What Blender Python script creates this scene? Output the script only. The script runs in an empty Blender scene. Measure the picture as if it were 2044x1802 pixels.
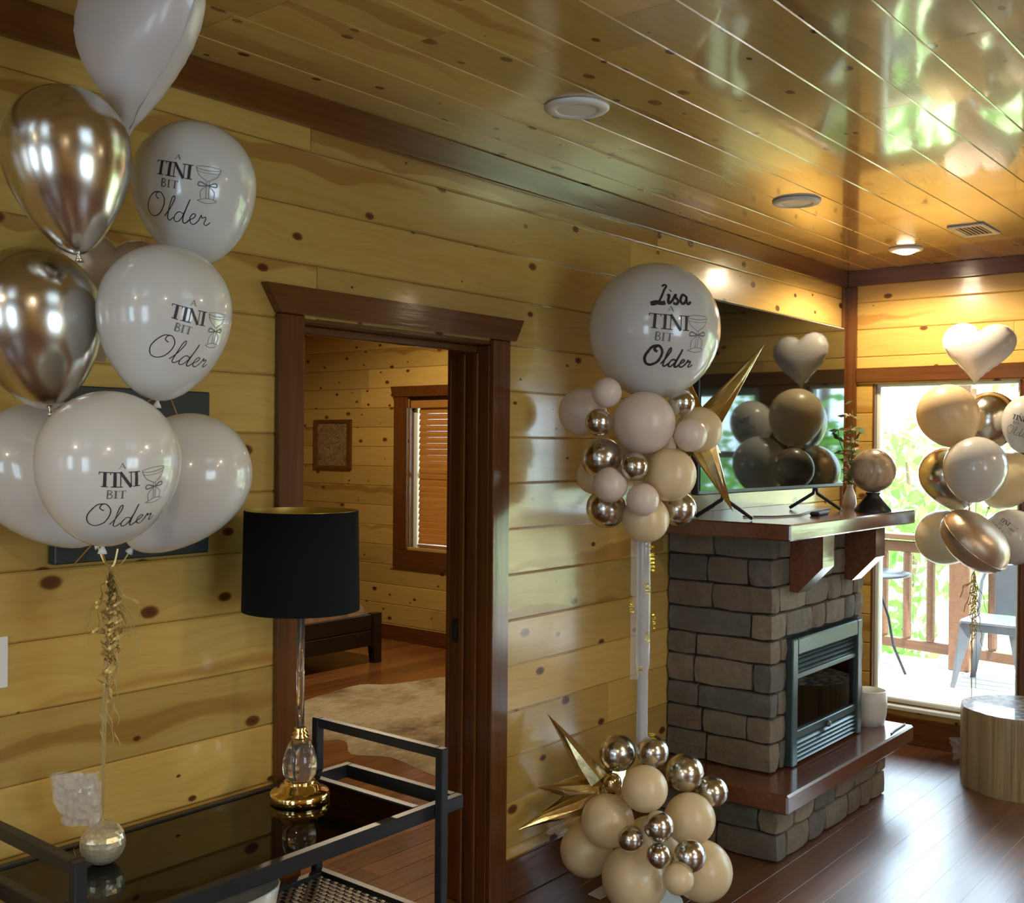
import bpy, math, random
from mathutils import Vector, Matrix, noise
R_ = math.radians
scene = bpy.context.scene
COL = scene.collection
rnd = random.Random(7)

# ------------------------------------------------------------------ camera
FPX, CX, CY, IMW, IMH = 2164.84, 1022.0, 901.0, 2044.0, 1802.0
YAW, PIT, ROL = R_(39.096), R_(-0.3632), R_(0.4898)
CAM = Vector((0.0, -2.474, 1.65))
FW = Vector((math.cos(YAW)*math.cos(PIT), math.sin(YAW)*math.cos(PIT), math.sin(PIT)))
_r0 = FW.cross(Vector((0, 0, 1))).normalized(); _u0 = _r0.cross(FW)
RT = _r0*math.cos(ROL) + _u0*math.sin(ROL)
UP = -_r0*math.sin(ROL) + _u0*math.cos(ROL)
cam_data = bpy.data.cameras.new('camera')
cam = bpy.data.objects.new('camera', cam_data); COL.objects.link(cam)
m = Matrix((RT, UP, -FW)).transposed().to_4x4(); m.translation = CAM
cam.matrix_world = m
cam_data.sensor_fit = 'HORIZONTAL'; cam_data.sensor_width = 36.0
cam_data.lens = 36.0*FPX/IMW
cam_data.clip_start = 0.05; cam_data.clip_end = 300
scene.camera = cam

def ray(x, y): return FW + RT*((x-CX)/FPX) - UP*((y-CY)/FPX)
def at(x, y, ax, v):
    d = ray(x, y); i = 'xyz'.index(ax)
    return CAM + d*((v-CAM[i])/d[i])
def dep(x, y, z): return CAM + ray(x, y)*z

# ------------------------------------------------------------------ world, sun, exposure
scene.view_settings.view_transform = 'Standard'
scene.view_settings.look = 'None'
scene.view_settings.gamma = 1.0
scene.view_settings.use_curve_mapping = False
scene.view_settings.exposure = 0.25
SKY = 9.0
world = bpy.data.worlds.new('world'); scene.world = world
world.use_nodes = True
bg = world.node_tree.nodes['Background']
bg.inputs[0].default_value = (0.62, 0.82, 1.0, 1); bg.inputs[1].default_value = SKY
sun_d = bpy.data.lights.new('sun', 'SUN'); sun_d.energy = 24.0; sun_d.angle = R_(1.0); sun_d.color = (1, .97, .92)
sun = bpy.data.objects.new('sun', sun_d); COL.objects.link(sun)
sun.rotation_euler = Vector((0.12, 0.22, -1.0)).to_track_quat('-Z', 'Y').to_euler()

def portal(name, loc, direction, sx, sy):
    d = bpy.data.lights.new(name, 'AREA'); d.shape = 'RECTANGLE'; d.size = sx; d.size_y = sy
    o = bpy.data.objects.new(name, d); COL.objects.link(o)
    o.location = loc; o.rotation_euler = Vector(direction).to_track_quat('-Z', 'Z').to_euler()
    d.cycles.is_portal = True
    return o
CEIL = 2.665
FARX = 6.10
BCE = 3.05           # bedroom ceiling
BX = 6.458          # bedroom wall that carries the blinds
portal('window_portal', (FARX+.13, -.565, 1.115), (-1, 0, 0), .79, 1.83)
portal('window_portal', (FARX+.13, -2.2, 1.05), (-1, 0, 0), 1.9, 1.96)
portal('window_portal', (-3.14, -.625, 1.55), (1, 0, 0), .65, 1.2)
portal('window_portal', (-3.14, -2.5, 1.37), (1, 0, 0), 1.0, 1.55)
portal('window_portal', (1.6, -5.34, 1.45), (0, 1, 0), 1.6, 1.3)  # belongs to the side window added for soft light
portal('window_portal', (BX+.16, 3.42, 1.39), (-1, 0, 0), .9, 1.3)

# ------------------------------------------------------------------ node helpers / materials
def newmat(name):
    mt = bpy.data.materials.new(name); mt.use_nodes = True
    nt = mt.node_tree; nt.nodes.clear()
    out = nt.nodes.new('ShaderNodeOutputMaterial')
    b = nt.nodes.new('ShaderNodeBsdfPrincipled')
    nt.links.new(b.outputs[0], out.inputs[0])
    return mt, nt, b, out
def N(nt, t, **kw):
    n = nt.nodes.new(t)
    for k, v in kw.items(): setattr(n, k, v)
    return n
def setin(n, **kw):
    for k, v in kw.items(): n.inputs[k.replace('_', ' ')].default_value = v
def ramp(nt, stops):
    n = nt.nodes.new('ShaderNodeValToRGB'); cr = n.color_ramp
    cr.elements[0].position, cr.elements[0].color = stops[0][0], stops[0][1]
    cr.elements[1].position, cr.elements[1].color = stops[-1][0], stops[-1][1]
    for p, c in stops[1:-1]:
        e = cr.elements.new(p); e.color = c
    return n
def c4(*c): return (c[0], c[1], c[2], 1)
def plain(name, col, rough=.5, metal=0., coat=0., spec=.5, transl=0., coat_rough=.05, bump=0., bump_scale=60, vary=0.):
    mt, nt, b, out = newmat(name)
    setin(b, Base_Color=c4(*col), Roughness=rough, Metallic=metal)
    b.inputs['Coat Weight'].default_value = coat; b.inputs['Coat Roughness'].default_value = coat_rough
    b.inputs['Specular IOR Level'].default_value = spec
    tc = N(nt, 'ShaderNodeTexCoord')
    no = N(nt, 'ShaderNodeTexNoise'); setin(no, Scale=bump_scale, Detail=4.0)
    nt.links.new(tc.outputs['Object'], no.inputs['Vector'])
    if vary:
        rp = ramp(nt, [(.3, c4(*[x*(1-vary) for x in col])), (.7, c4(*[min(1, x*(1+vary)) for x in col]))])
        nt.links.new(no.outputs[0], rp.inputs[0]); nt.links.new(rp.outputs[0], b.inputs['Base Color'])
    if bump:
        bp = N(nt, 'ShaderNodeBump'); setin(bp, Strength=bump, Distance=.01)
        nt.links.new(no.outputs[0], bp.inputs['Height']); nt.links.new(bp.outputs[0], b.inputs['Normal'])
    if transl:
        tr = N(nt, 'ShaderNodeBsdfTranslucent'); tr.inputs[0].default_value = c4(*col)
        mx = N(nt, 'ShaderNodeMixShader'); mx.inputs[0].default_value = transl
        nt.links.new(b.outputs[0], mx.inputs[1]); nt.links.new(tr.outputs[0], mx.inputs[2]); nt.links.new(mx.outputs[0], out.inputs[0])
    return mt

def wood(name, light, mid, dark, knotcol, rough=.2, coat=.4, knots=True, streak=.5, shade=.25, grain=.5, gscale=(1.2, 26), knot_cell=(.27, .12), spec=.5, streak_at=.60, coat_rough=None, bumpy=.12):
    """boards lie along their local X; every board object draws its own piece of the timber"""
    mt, nt, b, out = newmat(name); L = nt.links.new
    tc = N(nt, 'ShaderNodeTexCoord'); oi = N(nt, 'ShaderNodeObjectInfo')
    cb = N(nt, 'ShaderNodeCombineXYZ')
    for i, k in enumerate((37.0, 91.0, 53.0)):
        mu = N(nt, 'ShaderNodeMath', operation='MULTIPLY'); mu.inputs[1].default_value = k
        L(oi.outputs['Random'], mu.inputs[0]); L(mu.outputs[0], cb.inputs[i])
    ad = N(nt, 'ShaderNodeVectorMath', operation='ADD'); L(tc.outputs['Object'], ad.inputs[0]); L(cb.outputs[0], ad.inputs[1])
    # knots: one possible knot in each cell
    mk = N(nt, 'ShaderNodeMapping'); mk.inputs['Scale'].default_value = (1/knot_cell[0], 1/knot_cell[1], .0); L(ad.outputs[0], mk.inputs[0])
    vo = N(nt, 'ShaderNodeTexVoronoi', voronoi_dimensions='2D'); setin(vo, Scale=1.0, Randomness=1.0); L(mk.outputs[0], vo.inputs['Vector'])
    # knot distance in metres (approx): scale the difference vector
    df = N(nt, 'ShaderNodeVectorMath', operation='SUBTRACT'); L(mk.outputs[0], df.inputs[0]); L(vo.outputs['Position'], df.inputs[1])
    sc = N(nt, 'ShaderNodeVectorMath', operation='MULTIPLY'); sc.inputs[1].default_value = (knot_cell[0]*.6, knot_cell[1], 0); L(df.outputs[0], sc.inputs[0])
    le = N(nt, 'ShaderNodeVectorMath', operation='LENGTH'); L(sc.outputs[0], le.inputs[0])
    sepc = N(nt, 'ShaderNodeSeparateColor'); L(vo.outputs['Color'], sepc.inputs[0])
    kr = N(nt, 'ShaderNodeMapRange'); setin(kr, From_Min=.30, From_Max=1.0, To_Min=0.0, To_Max=.0165); L(sepc.outputs[0], kr.inputs['Value'])
    kn = N(nt, 'ShaderNodeMath', operation='DIVIDE'); L(le.outputs['Value'], kn.inputs[0])
    kmx = N(nt, 'ShaderNodeMath', operation='MAXIMUM'); L(kr.outputs[0], kmx.inputs[0]); kmx.inputs[1].default_value = .0001; L(kmx.outputs[0], kn.inputs[1])
    # grain, warped around the knots
    ex = N(nt, 'ShaderNodeMath', operation='MULTIPLY'); ex.inputs[1].default_value = -14.; L(le.outputs['Value'], ex.inputs[0])
    e2 = N(nt, 'ShaderNodeMath', operation='EXPONENT'); L(ex.outputs[0], e2.inputs[0])
    wz = N(nt, 'ShaderNodeMath', operation='MULTIPLY'); wz.inputs[1].default_value = .05 if knots else 0.0; L(e2.outputs[0], wz.inputs[0])
    wv = N(nt, 'ShaderNodeCombineXYZ'); L(wz.outputs[0], wv.inputs[1])
    ad2 = N(nt, 'ShaderNodeVectorMath', operation='ADD'); L(ad.outputs[0], ad2.inputs[0]); L(wv.outputs[0], ad2.inputs[1])
    mg = N(nt, 'ShaderNodeMapping'); mg.inputs['Scale'].default_value = (gscale[0], gscale[1], gscale[1]); L(ad2.outputs[0], mg.inputs[0])
    ng = N(nt, 'ShaderNodeTexNoise'); setin(ng, Scale=2.2, Detail=5.0, Roughness=.62); L(mg.outputs[0], ng.inputs['Vector'])
    rg = ramp(nt, [(.30, c4(*mid)), (.55, c4(*light)), (.8, c4(*[x*1.04 for x in light]))]); L(ng.outputs[0], rg.inputs[0])
    gm = N(nt, 'ShaderNodeMix', data_type='RGBA'); gm.inputs[0].default_value = grain
    gm.inputs[6].default_value = c4(*[(a*.6+c*.4) for a, c in zip(light, mid)]); L(rg.outputs[0], gm.inputs[7])
    # heartwood streaks with hard edges
    ms = N(nt, 'ShaderNodeMapping'); ms.inputs['Scale'].default_value = (.38, 8.0, 8.0); L(ad2.outputs[0], ms.inputs[0])
    ns = N(nt, 'ShaderNodeTexNoise'); setin(ns, Scale=1.0, Detail=1.5, Roughness=.4); L(ms.outputs[0], ns.inputs['Vector'])
    rs = ramp(nt, [(streak_at, (0, 0, 0, 1)), (streak_at+.035, (1, 1, 1, 1))]); L(ns.outputs[0], rs.inputs[0])
    sm = N(nt, 'ShaderNodeMath', operation='MULTIPLY'); sm.inputs[1].default_value = streak; L(rs.outputs[0], sm.inputs[0])
    m1 = N(nt, 'ShaderNodeMix', data_type='RGBA'); L(sm.outputs[0], m1.inputs[0]); L(gm.outputs[2], m1.inputs[6]); m1.inputs[7].default_value = c4(*dark)
    # board to board tone
    sh = N(nt, 'ShaderNodeMapRange'); setin(sh, To_Min=1-shade, To_Max=1+shade*.5); L(oi.outputs['Random'], sh.inputs['Value'])
    m2 = N(nt, 'ShaderNodeVectorMath', operation='SCALE'); L(m1.outputs[2], m2.inputs[0]); L(sh.outputs[0], m2.inputs['Scale'])
    last = m2.outputs[0]
    if knots:
        rk = ramp(nt, [(.0, (1, 1, 1, 1)), (.75, (.9, .9, .9, 1)), (1.15, (.0, .0, .0, 1))])
        ksc = N(nt, 'ShaderNodeMath', operation='MULTIPLY'); ksc.inputs[1].default_value = .6; L(kn.outputs[0], ksc.inputs[0])
        rk.color_ramp.elements[1].position = .5; rk.color_ramp.elements[2].position = .75
        L(ksc.outputs[0], rk.inputs[0])
        m3 = N(nt, 'ShaderNodeMix', data_type='RGBA'); L(rk.outputs[0], m3.inputs[0]); L(last, m3.inputs[6]); m3.inputs[7].default_value = c4(*knotcol)
        last = m3.outputs[2]
    L(last, b.inputs['Base Color'])
    setin(b, Roughness=rough); b.inputs['Coat Weight'].default_value = coat; b.inputs['Coat Roughness'].default_value = rough*.5 if coat_rough is None else coat_rough
    b.inputs['Specular IOR Level'].default_value = spec
    bp = N(nt, 'ShaderNodeBump'); setin(bp, Strength=bumpy, Distance=.003); L(ng.outputs[0], bp.inputs['Height']); L(bp.outputs[0], b.inputs['Normal']); L(bp.outputs[0], b.inputs['Coat Normal'])
    return mt

M = {}
M['pine'] = wood('pine', (.56, .370, .100), (.475, .290, .068), (.34, .155, .028), (.085, .022, .005), rough=.24, coat=.5, streak=.7, shade=.22, grain=.6, streak_at=.635, coat_rough=.09, bumpy=.05)
M['pine_ceiling'] = wood('pine_ceiling', (.63, .42, .120), (.53, .33, .080), (.36, .18, .035), (.09, .024, .006), rough=.2, coat=1.0, streak=.7, shade=.24, grain=.55, streak_at=.63, coat_rough=.05, bumpy=.03)
M['trim'] = wood('stained_trim', (.125, .040, .008), (.085, .025, .005), (.065, .018, .004), (.05, .012, .003), rough=.25, coat=.6, knots=False, streak=.3, shade=.12, grain=1.0, coat_rough=.10)
M['mantel'] = wood('mantel_wood', (.15, .052, .024), (.10, .034, .016), (.08, .026, .012), (.05, .012, .003), rough=.2, coat=.7, knots=False, streak=.3, shade=.08, grain=1.0)
M['floor'] = wood('floor_boards', (.155, .058, .020), (.085, .030, .011), (.065, .020, .008), (.03, .01, .004), rough=.42, coat=1.0, knots=False, streak=.4, shade=.26, grain=1.0, coat_rough=.26, bumpy=.04)
M['bed_floor'] = wood('bedroom_floor_boards', (.27, .105, .026), (.17, .060, .013), (.12, .040, .010), (.03, .01, .004), rough=.26, coat=.3, knots=False, streak=.4, shade=.3, grain=1.0)
M['log'] = wood('log_bark', (.46, .35, .18), (.22, .15, .07), (.20, .13, .06), (.1, .05, .02), rough=.5, coat=.15, knots=False, streak=.3, shade=.1, grain=1.0, gscale=(.5, 22))
M['blind'] = wood('blind_wood', (.50, .24, .055), (.40, .18, .035), (.33, .14, .025), (.2, .08, .02), rough=.35, coat=.2, knots=False, streak=.2, shade=.1, grain=.6)
nt_ = M['blind'].node_tree; o_ = [n for n in nt_.nodes if n.type == 'OUTPUT_MATERIAL'][0]; b_ = [n for n in nt_.nodes if n.type == 'BSDF_PRINCIPLED'][0]
tr_ = nt_.nodes.new('ShaderNodeBsdfTranslucent'); tr_.inputs[0].default_value = (.55, .24, .04, 1); mx_ = nt_.nodes.new('ShaderNodeMixShader'); mx_.inputs[0].default_value = .22
nt_.links.new(b_.outputs[0], mx_.inputs[1]); nt_.links.new(tr_.outputs[0], mx_.inputs[2]); nt_.links.new(mx_.outputs[0], o_.inputs[0])
M['deck'] = wood('deck_boards', (.50, .47, .45), (.42, .39, .37), (.36, .33, .31), (.1, .1, .1), rough=.6, coat=0, knots=False, streak=.3, shade=.15, grain=1.0)
M['rail'] = wood('railing_wood', (.20, .105, .055), (.14, .07, .035), (.11, .05, .025), (.05, .02, .01), rough=.6, coat=0, knots=False, streak=.3, shade=.12, grain=1.0)
M['darkwood'] = wood('dark_bed_wood', (.020, .012, .008), (.013, .008, .005), (.01, .006, .004), (.01, .005, .004), rough=.4, coat=.1, knots=False, streak=.2, shade=.1, grain=1.0)
M['black_metal'] = plain('black_metal', (.012, .015, .019), rough=.38, spec=.5, vary=.15, bump_scale=8)
M['steel_grey'] = plain('grey_painted_steel', (.13, .15, .17), rough=.35, metal=.4, vary=.15, bump_scale=6)
M['fire_metal'] = plain('fire_surround_metal', (.055, .085, .085), rough=.32, metal=.5, vary=.1)
M['fire_dark'] = plain('firebox_lining', (.018, .016, .015), rough=.85, vary=.3, bump=.3)
M['ash'] = plain('ceramic_logs', (.16, .13, .11), rough=.9, vary=.4, bump=.6)
M['white_plastic'] = plain('white_plastic', (.78, .77, .74), rough=.4)
M['vinyl'] = plain('white_vinyl_frame', (.72, .76, .70), rough=.35)
M['pearl'] = plain('pearl_latex', (.72, .72, .70), rough=.22, coat=.6, coat_rough=.07, transl=.08, vary=.02, bump_scale=5)
M['pearl_back'] = M['pearl']
M['chrome_gold'] = plain('chrome_champagne_latex', (.62, .595, .545), rough=.22, metal=1.0, coat=.15)
M['peach'] = plain('peach_latex', (.86, .69, .41), rough=.34, coat=.3, coat_rough=.2, transl=.14)
M['blush'] = plain('blush_latex', (.84, .71, .61), rough=.34, coat=.3, coat_rough=.2, transl=.12)
M['cream_latex'] = plain('cream_latex', (.85, .78, .58), rough=.34, coat=.3, coat_rough=.2, transl=.15)
M['foil_white'] = plain('blush_white_foil', (.66, .61, .585), rough=.32, coat=.3, coat_rough=.15, bump=.05, bump_scale=12)
M['foil_rose'] = plain('rose_gold_foil', (.56, .43, .31), rough=.38, metal=.65, bump=.25, bump_scale=18)
M['foil_gold'] = plain('gold_foil', (.62, .52, .28), rough=.20, metal=1.0, bump=.25, bump_scale=14)
M['gold_ribbon'] = plain('gold_ribbon', (.66, .50, .20), rough=.35, metal=.45)
M['brass'] = plain('polished_brass', (.75, .53, .20), rough=.12, metal=1.0)
M['ink'] = plain('black_ink', (.03, .03, .04), rough=.5)
M['ink_grey'] = plain('grey_ink', (.16, .16, .18), rough=.5)
M['shade'] = plain('black_lampshade_fabric', (.0035, .005, .007), rough=.9, spec=.2, bump=.2, bump_scale=300)
M['gold_lining'] = plain('gold_shade_lining', (.62, .45, .10), rough=.35, metal=.8)
M['picture_dark'] = plain('dark_canvas', (.012, .022, .020), rough=.45, vary=.3, bump_scale=4)
M['leaf'] = plain('tree_leaf', (.14, .34, .05), rough=.5, transl=.5, vary=.4, bump_scale=.6)
M['leaf_dark'] = plain('sprig_leaf', (.10, .17, .06), rough=.5, transl=.2)
M['dry_leaf'] = plain('dry_leaf', (.42, .28, .16), rough=.6, transl=.2)
M['bark'] = plain('bark', (.12, .08, .05), rough=.9, vary=.3, bump=.8, bump_scale=12)
M['grass'] = plain('hillside_grass', (.42, .50, .26), rough=.9, vary=.4, bump_scale=2)
M['cream'] = plain('cream_ceramic', (.62, .58, .47), rough=.35, coat=.3)
M['pot'] = plain('white_ceramic', (.58, .58, .54), rough=.4, coat=.2)
M['paper'] = plain('white_paper', (.75, .73, .7), rough=.7)
M['rattan'] = plain('grey_rattan', (.30, .25, .17), rough=.45, vary=.3, bump_scale=40)
M['quilt'] = plain('tan_quilt', (.22, .13, .06), rough=.9, vary=.35, bump=.5, bump_scale=14)
M['black_plastic'] = plain('black_plastic', (.014, .014, .016), rough=.4)
M['mortar'] = plain('mortar', (.022, .021, .020), rough=.95, vary=.3, bump=.6, bump_scale=90)
M['dark_back'] = plain('groove_backing', (.16, .075, .018), rough=.7)

def mat_emit(name, col, s):
    mt, nt, b, out = newmat(name)
    b.inputs['Emission Color'].default_value = c4(*col); b.inputs['Emission Strength'].default_value = s
    setin(b, Base_Color=c4(.8, .8, .8)); return mt
M['lamp_glow'] = mat_emit('lamp_glow', (1, .80, .52), 45.0)

def mat_glass_thin(name, tint=(1, 1, 1), refl=.06):
    mt, nt, b, out = newmat(name); nt.nodes.remove(b); L = nt.links.new
    t = N(nt, 'ShaderNodeBsdfTransparent'); t.inputs[0].default_value = c4(*tint)
    g = N(nt, 'ShaderNodeBsdfGlossy'); g.inputs['Roughness'].default_value = .01
    f = N(nt, 'ShaderNodeFresnel'); f.inputs[0].default_value = 1.45
    mx = N(nt, 'ShaderNodeMixShader'); L(f.outputs[0], mx.inputs[0]); L(t.outputs[0], mx.inputs[1]); L(g.outputs[0], mx.inputs[2]); L(mx.outputs[0], out.inputs[0])
    return mt
M['pane'] = mat_glass_thin('window_glass')
M['smoked'] = mat_glass_thin('smoked_table_glass', (.10, .085, .05))
M['fireglass'] = mat_glass_thin('fireplace_glass', (.55, .55, .55))
def mat_clear(name, col, rough, trans_mix):
    mt, nt, b, out = newmat(name); L = nt.links.new
    setin(b, Base_Color=c4(*col), Roughness=rough)
    t = N(nt, 'ShaderNodeBsdfTransparent'); mx = N(nt, 'ShaderNodeMixShader'); mx.inputs[0].default_value = trans_mix
    L(b.outputs[0], mx.inputs[1]); L(t.outputs[0], mx.inputs[2]); L(mx.outputs[0], out.inputs[0])
    b.inputs['Coat Weight'].default_value = .6
    return mt
M['cello'] = mat_clear('clear_cellophane', (.72, .73, .76), .08, .68)
M['tube'] = mat_clear('frosted_tube', (.62, .65, .70), .10, .45)
def mat_crystal():
    mt, nt, b, out = newmat('lamp_crystal')
    setin(b, Base_Color=c4(.95, .92, .82), Roughness=.02, IOR=1.45); b.inputs['Transmission Weight'].default_value = .95
    return mt
M['crystal'] = mat_crystal()
def mat_screen():
    mt, nt, b, out = newmat('tv_screen')
    setin(b, Base_Color=c4(.006, .010, .009), Roughness=.04, IOR=1.68)
    b.inputs['Specular Tint'].default_value = c4(.85, 1, .95)
    return mt
M['screen'] = mat_screen()
def mat_stone():
    mt, nt, b, out = newmat('cast_stone'); L = nt.links.new
    tc = N(nt, 'ShaderNodeTexCoord'); oi = N(nt, 'ShaderNodeObjectInfo')
    ad = N(nt, 'ShaderNodeVectorMath', operation='ADD'); mu = N(nt, 'ShaderNodeMath', operation='MULTIPLY'); mu.inputs[1].default_value = 40
    L(oi.outputs['Random'], mu.inputs[0]); L(tc.outputs['Object'], ad.inputs[0]); L(mu.outputs[0], ad.inputs[1])
    rp = ramp(nt, [(0, c4(.21, .170, .120)), (.25, c4(.165, .125, .092)), (.45, c4(.115, .115, .100)), (.62, c4(.235, .185, .130)), (.8, c4(.095, .102, .092)), (1, c4(.18, .130, .095))])
    L(oi.outputs['Random'], rp.inputs[0])
    no = N(nt, 'ShaderNodeTexNoise'); setin(no, Scale=16., Detail=8., Roughness=.72); L(ad.outputs[0], no.inputs['Vector'])
    r2 = ramp(nt, [(.25, c4(.75, .75, .75)), (.75, c4(1.25, 1.24, 1.2))]); L(no.outputs[0], r2.inputs[0])
    mm = N(nt, 'ShaderNodeMix', data_type='RGBA', blend_type='MULTIPLY'); mm.inputs[0].default_value = 1.; L(rp.outputs[0], mm.inputs[6]); L(r2.outputs[0], mm.inputs[7])
    L(mm.outputs[2], b.inputs['Base Color']); setin(b, Roughness=.8)
    bp = N(nt, 'ShaderNodeBump'); setin(bp, Strength=.9, Distance=.015); L(no.outputs[0], bp.inputs['Height']); L(bp.outputs[0], b.inputs['Normal'])
    return mt
M['stone'] = mat_stone()
def mat_marble():
    mt, nt, b, out = newmat('marbled_brown'); L = nt.links.new
    tc = N(nt, 'ShaderNodeTexCoord'); no = N(nt, 'ShaderNodeTexNoise'); setin(no, Scale=5.5, Detail=4., Distortion=2.2); L(tc.outputs['Object'], no.inputs['Vector'])
    rp = ramp(nt, [(.32, c4(.10, .075, .05)), (.45, c4(.42, .31, .20)), (.6, c4(.62, .47, .30)), (.75, c4(.40, .26, .14))]); L(no.outputs[0], rp.inputs[0]); L(rp.outputs[0], b.inputs['Base Color'])
    setin(b, Roughness=.3); b.inputs['Coat Weight'].default_value = .4; return mt
M['marble'] = mat_marble()
def mat_hide():
    mt, nt, b, out = newmat('cowhide'); L = nt.links.new
    tc = N(nt, 'ShaderNodeTexCoord')
    no = N(nt, 'ShaderNodeTexNoise'); setin(no, Scale=1.5, Detail=5., Roughness=.65); L(tc.outputs['Object'], no.inputs['Vector'])
    mp = N(nt, 'ShaderNodeMapping'); mp.inputs['Scale'].default_value = (14, 40, 10); L(tc.outputs['Object'], mp.inputs[0])
    n2 = N(nt, 'ShaderNodeTexNoise'); setin(n2, Scale=1.0, Detail=5.); L(mp.outputs[0], n2.inputs['Vector'])
    rp = ramp(nt, [(.44, c4(.50, .42, .26)), (.56, c4(.34, .25, .13)), (.66, c4(.11, .07, .035))]); L(no.outputs[0], rp.inputs[0])
    r2 = ramp(nt, [(.3, c4(.75, .75, .75)), (.7, c4(1.1, 1.1, 1.1))]); L(n2.outputs[0], r2.inputs[0])
    mm = N(nt, 'ShaderNodeMix', data_type='RGBA', blend_type='MULTIPLY'); mm.inputs[0].default_value = 1; L(rp.outputs[0], mm.inputs[6]); L(r2.outputs[0], mm.inputs[7])
    L(mm.outputs[2], b.inputs['Base Color']); setin(b, Roughness=.9)
    bp = N(nt, 'ShaderNodeBump'); setin(bp, Strength=.5, Distance=.01); L(n2.outputs[0], bp.inputs['Height']); L(bp.outputs[0], b.inputs['Normal']); return mt
M['hide'] = mat_hide()
def mat_art():
    mt, nt, b, out = newmat('line_art_print'); L = nt.links.new
    tc = N(nt, 'ShaderNodeTexCoord'); vo = N(nt, 'ShaderNodeTexNoise'); setin(vo, Scale=9., Detail=3., Distortion=1.6); L(tc.outputs['Object'], vo.inputs['Vector'])
    rp = ramp(nt, [(.42, c4(.30, .20, .08)), (.48, c4(.10, .06, .03)), (.54, c4(.34, .23, .10)), (.60, c4(.13, .08, .035)), (.66, c4(.30, .20, .08))]); L(vo.outputs[0], rp.inputs[0]); L(rp.outputs[0], b.inputs['Base Color']); setin(b, Roughness=.5); return mt
M['art'] = mat_art()
def mat_stump_top():
    mt, nt, b, out = newmat('log_slice_top'); L = nt.links.new
    tc = N(nt, 'ShaderNodeTexCoord'); vo = N(nt, 'ShaderNodeTexVoronoi'); setin(vo, Scale=28.); L(tc.outputs['Object'], vo.inputs['Vector'])
    rp = ramp(nt, [(.25, c4(.50, .44, .33)), (.5, c4(.36, .29, .19)), (.62, c4(.06, .04, .03))]); L(vo.outputs['Distance'], rp.inputs[0]); L(rp.outputs[0], b.inputs['Base Color']); setin(b, Roughness=.4); b.inputs['Coat Weight'].default_value = .5; return mt
M['stump_top'] = mat_stump_top()

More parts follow.
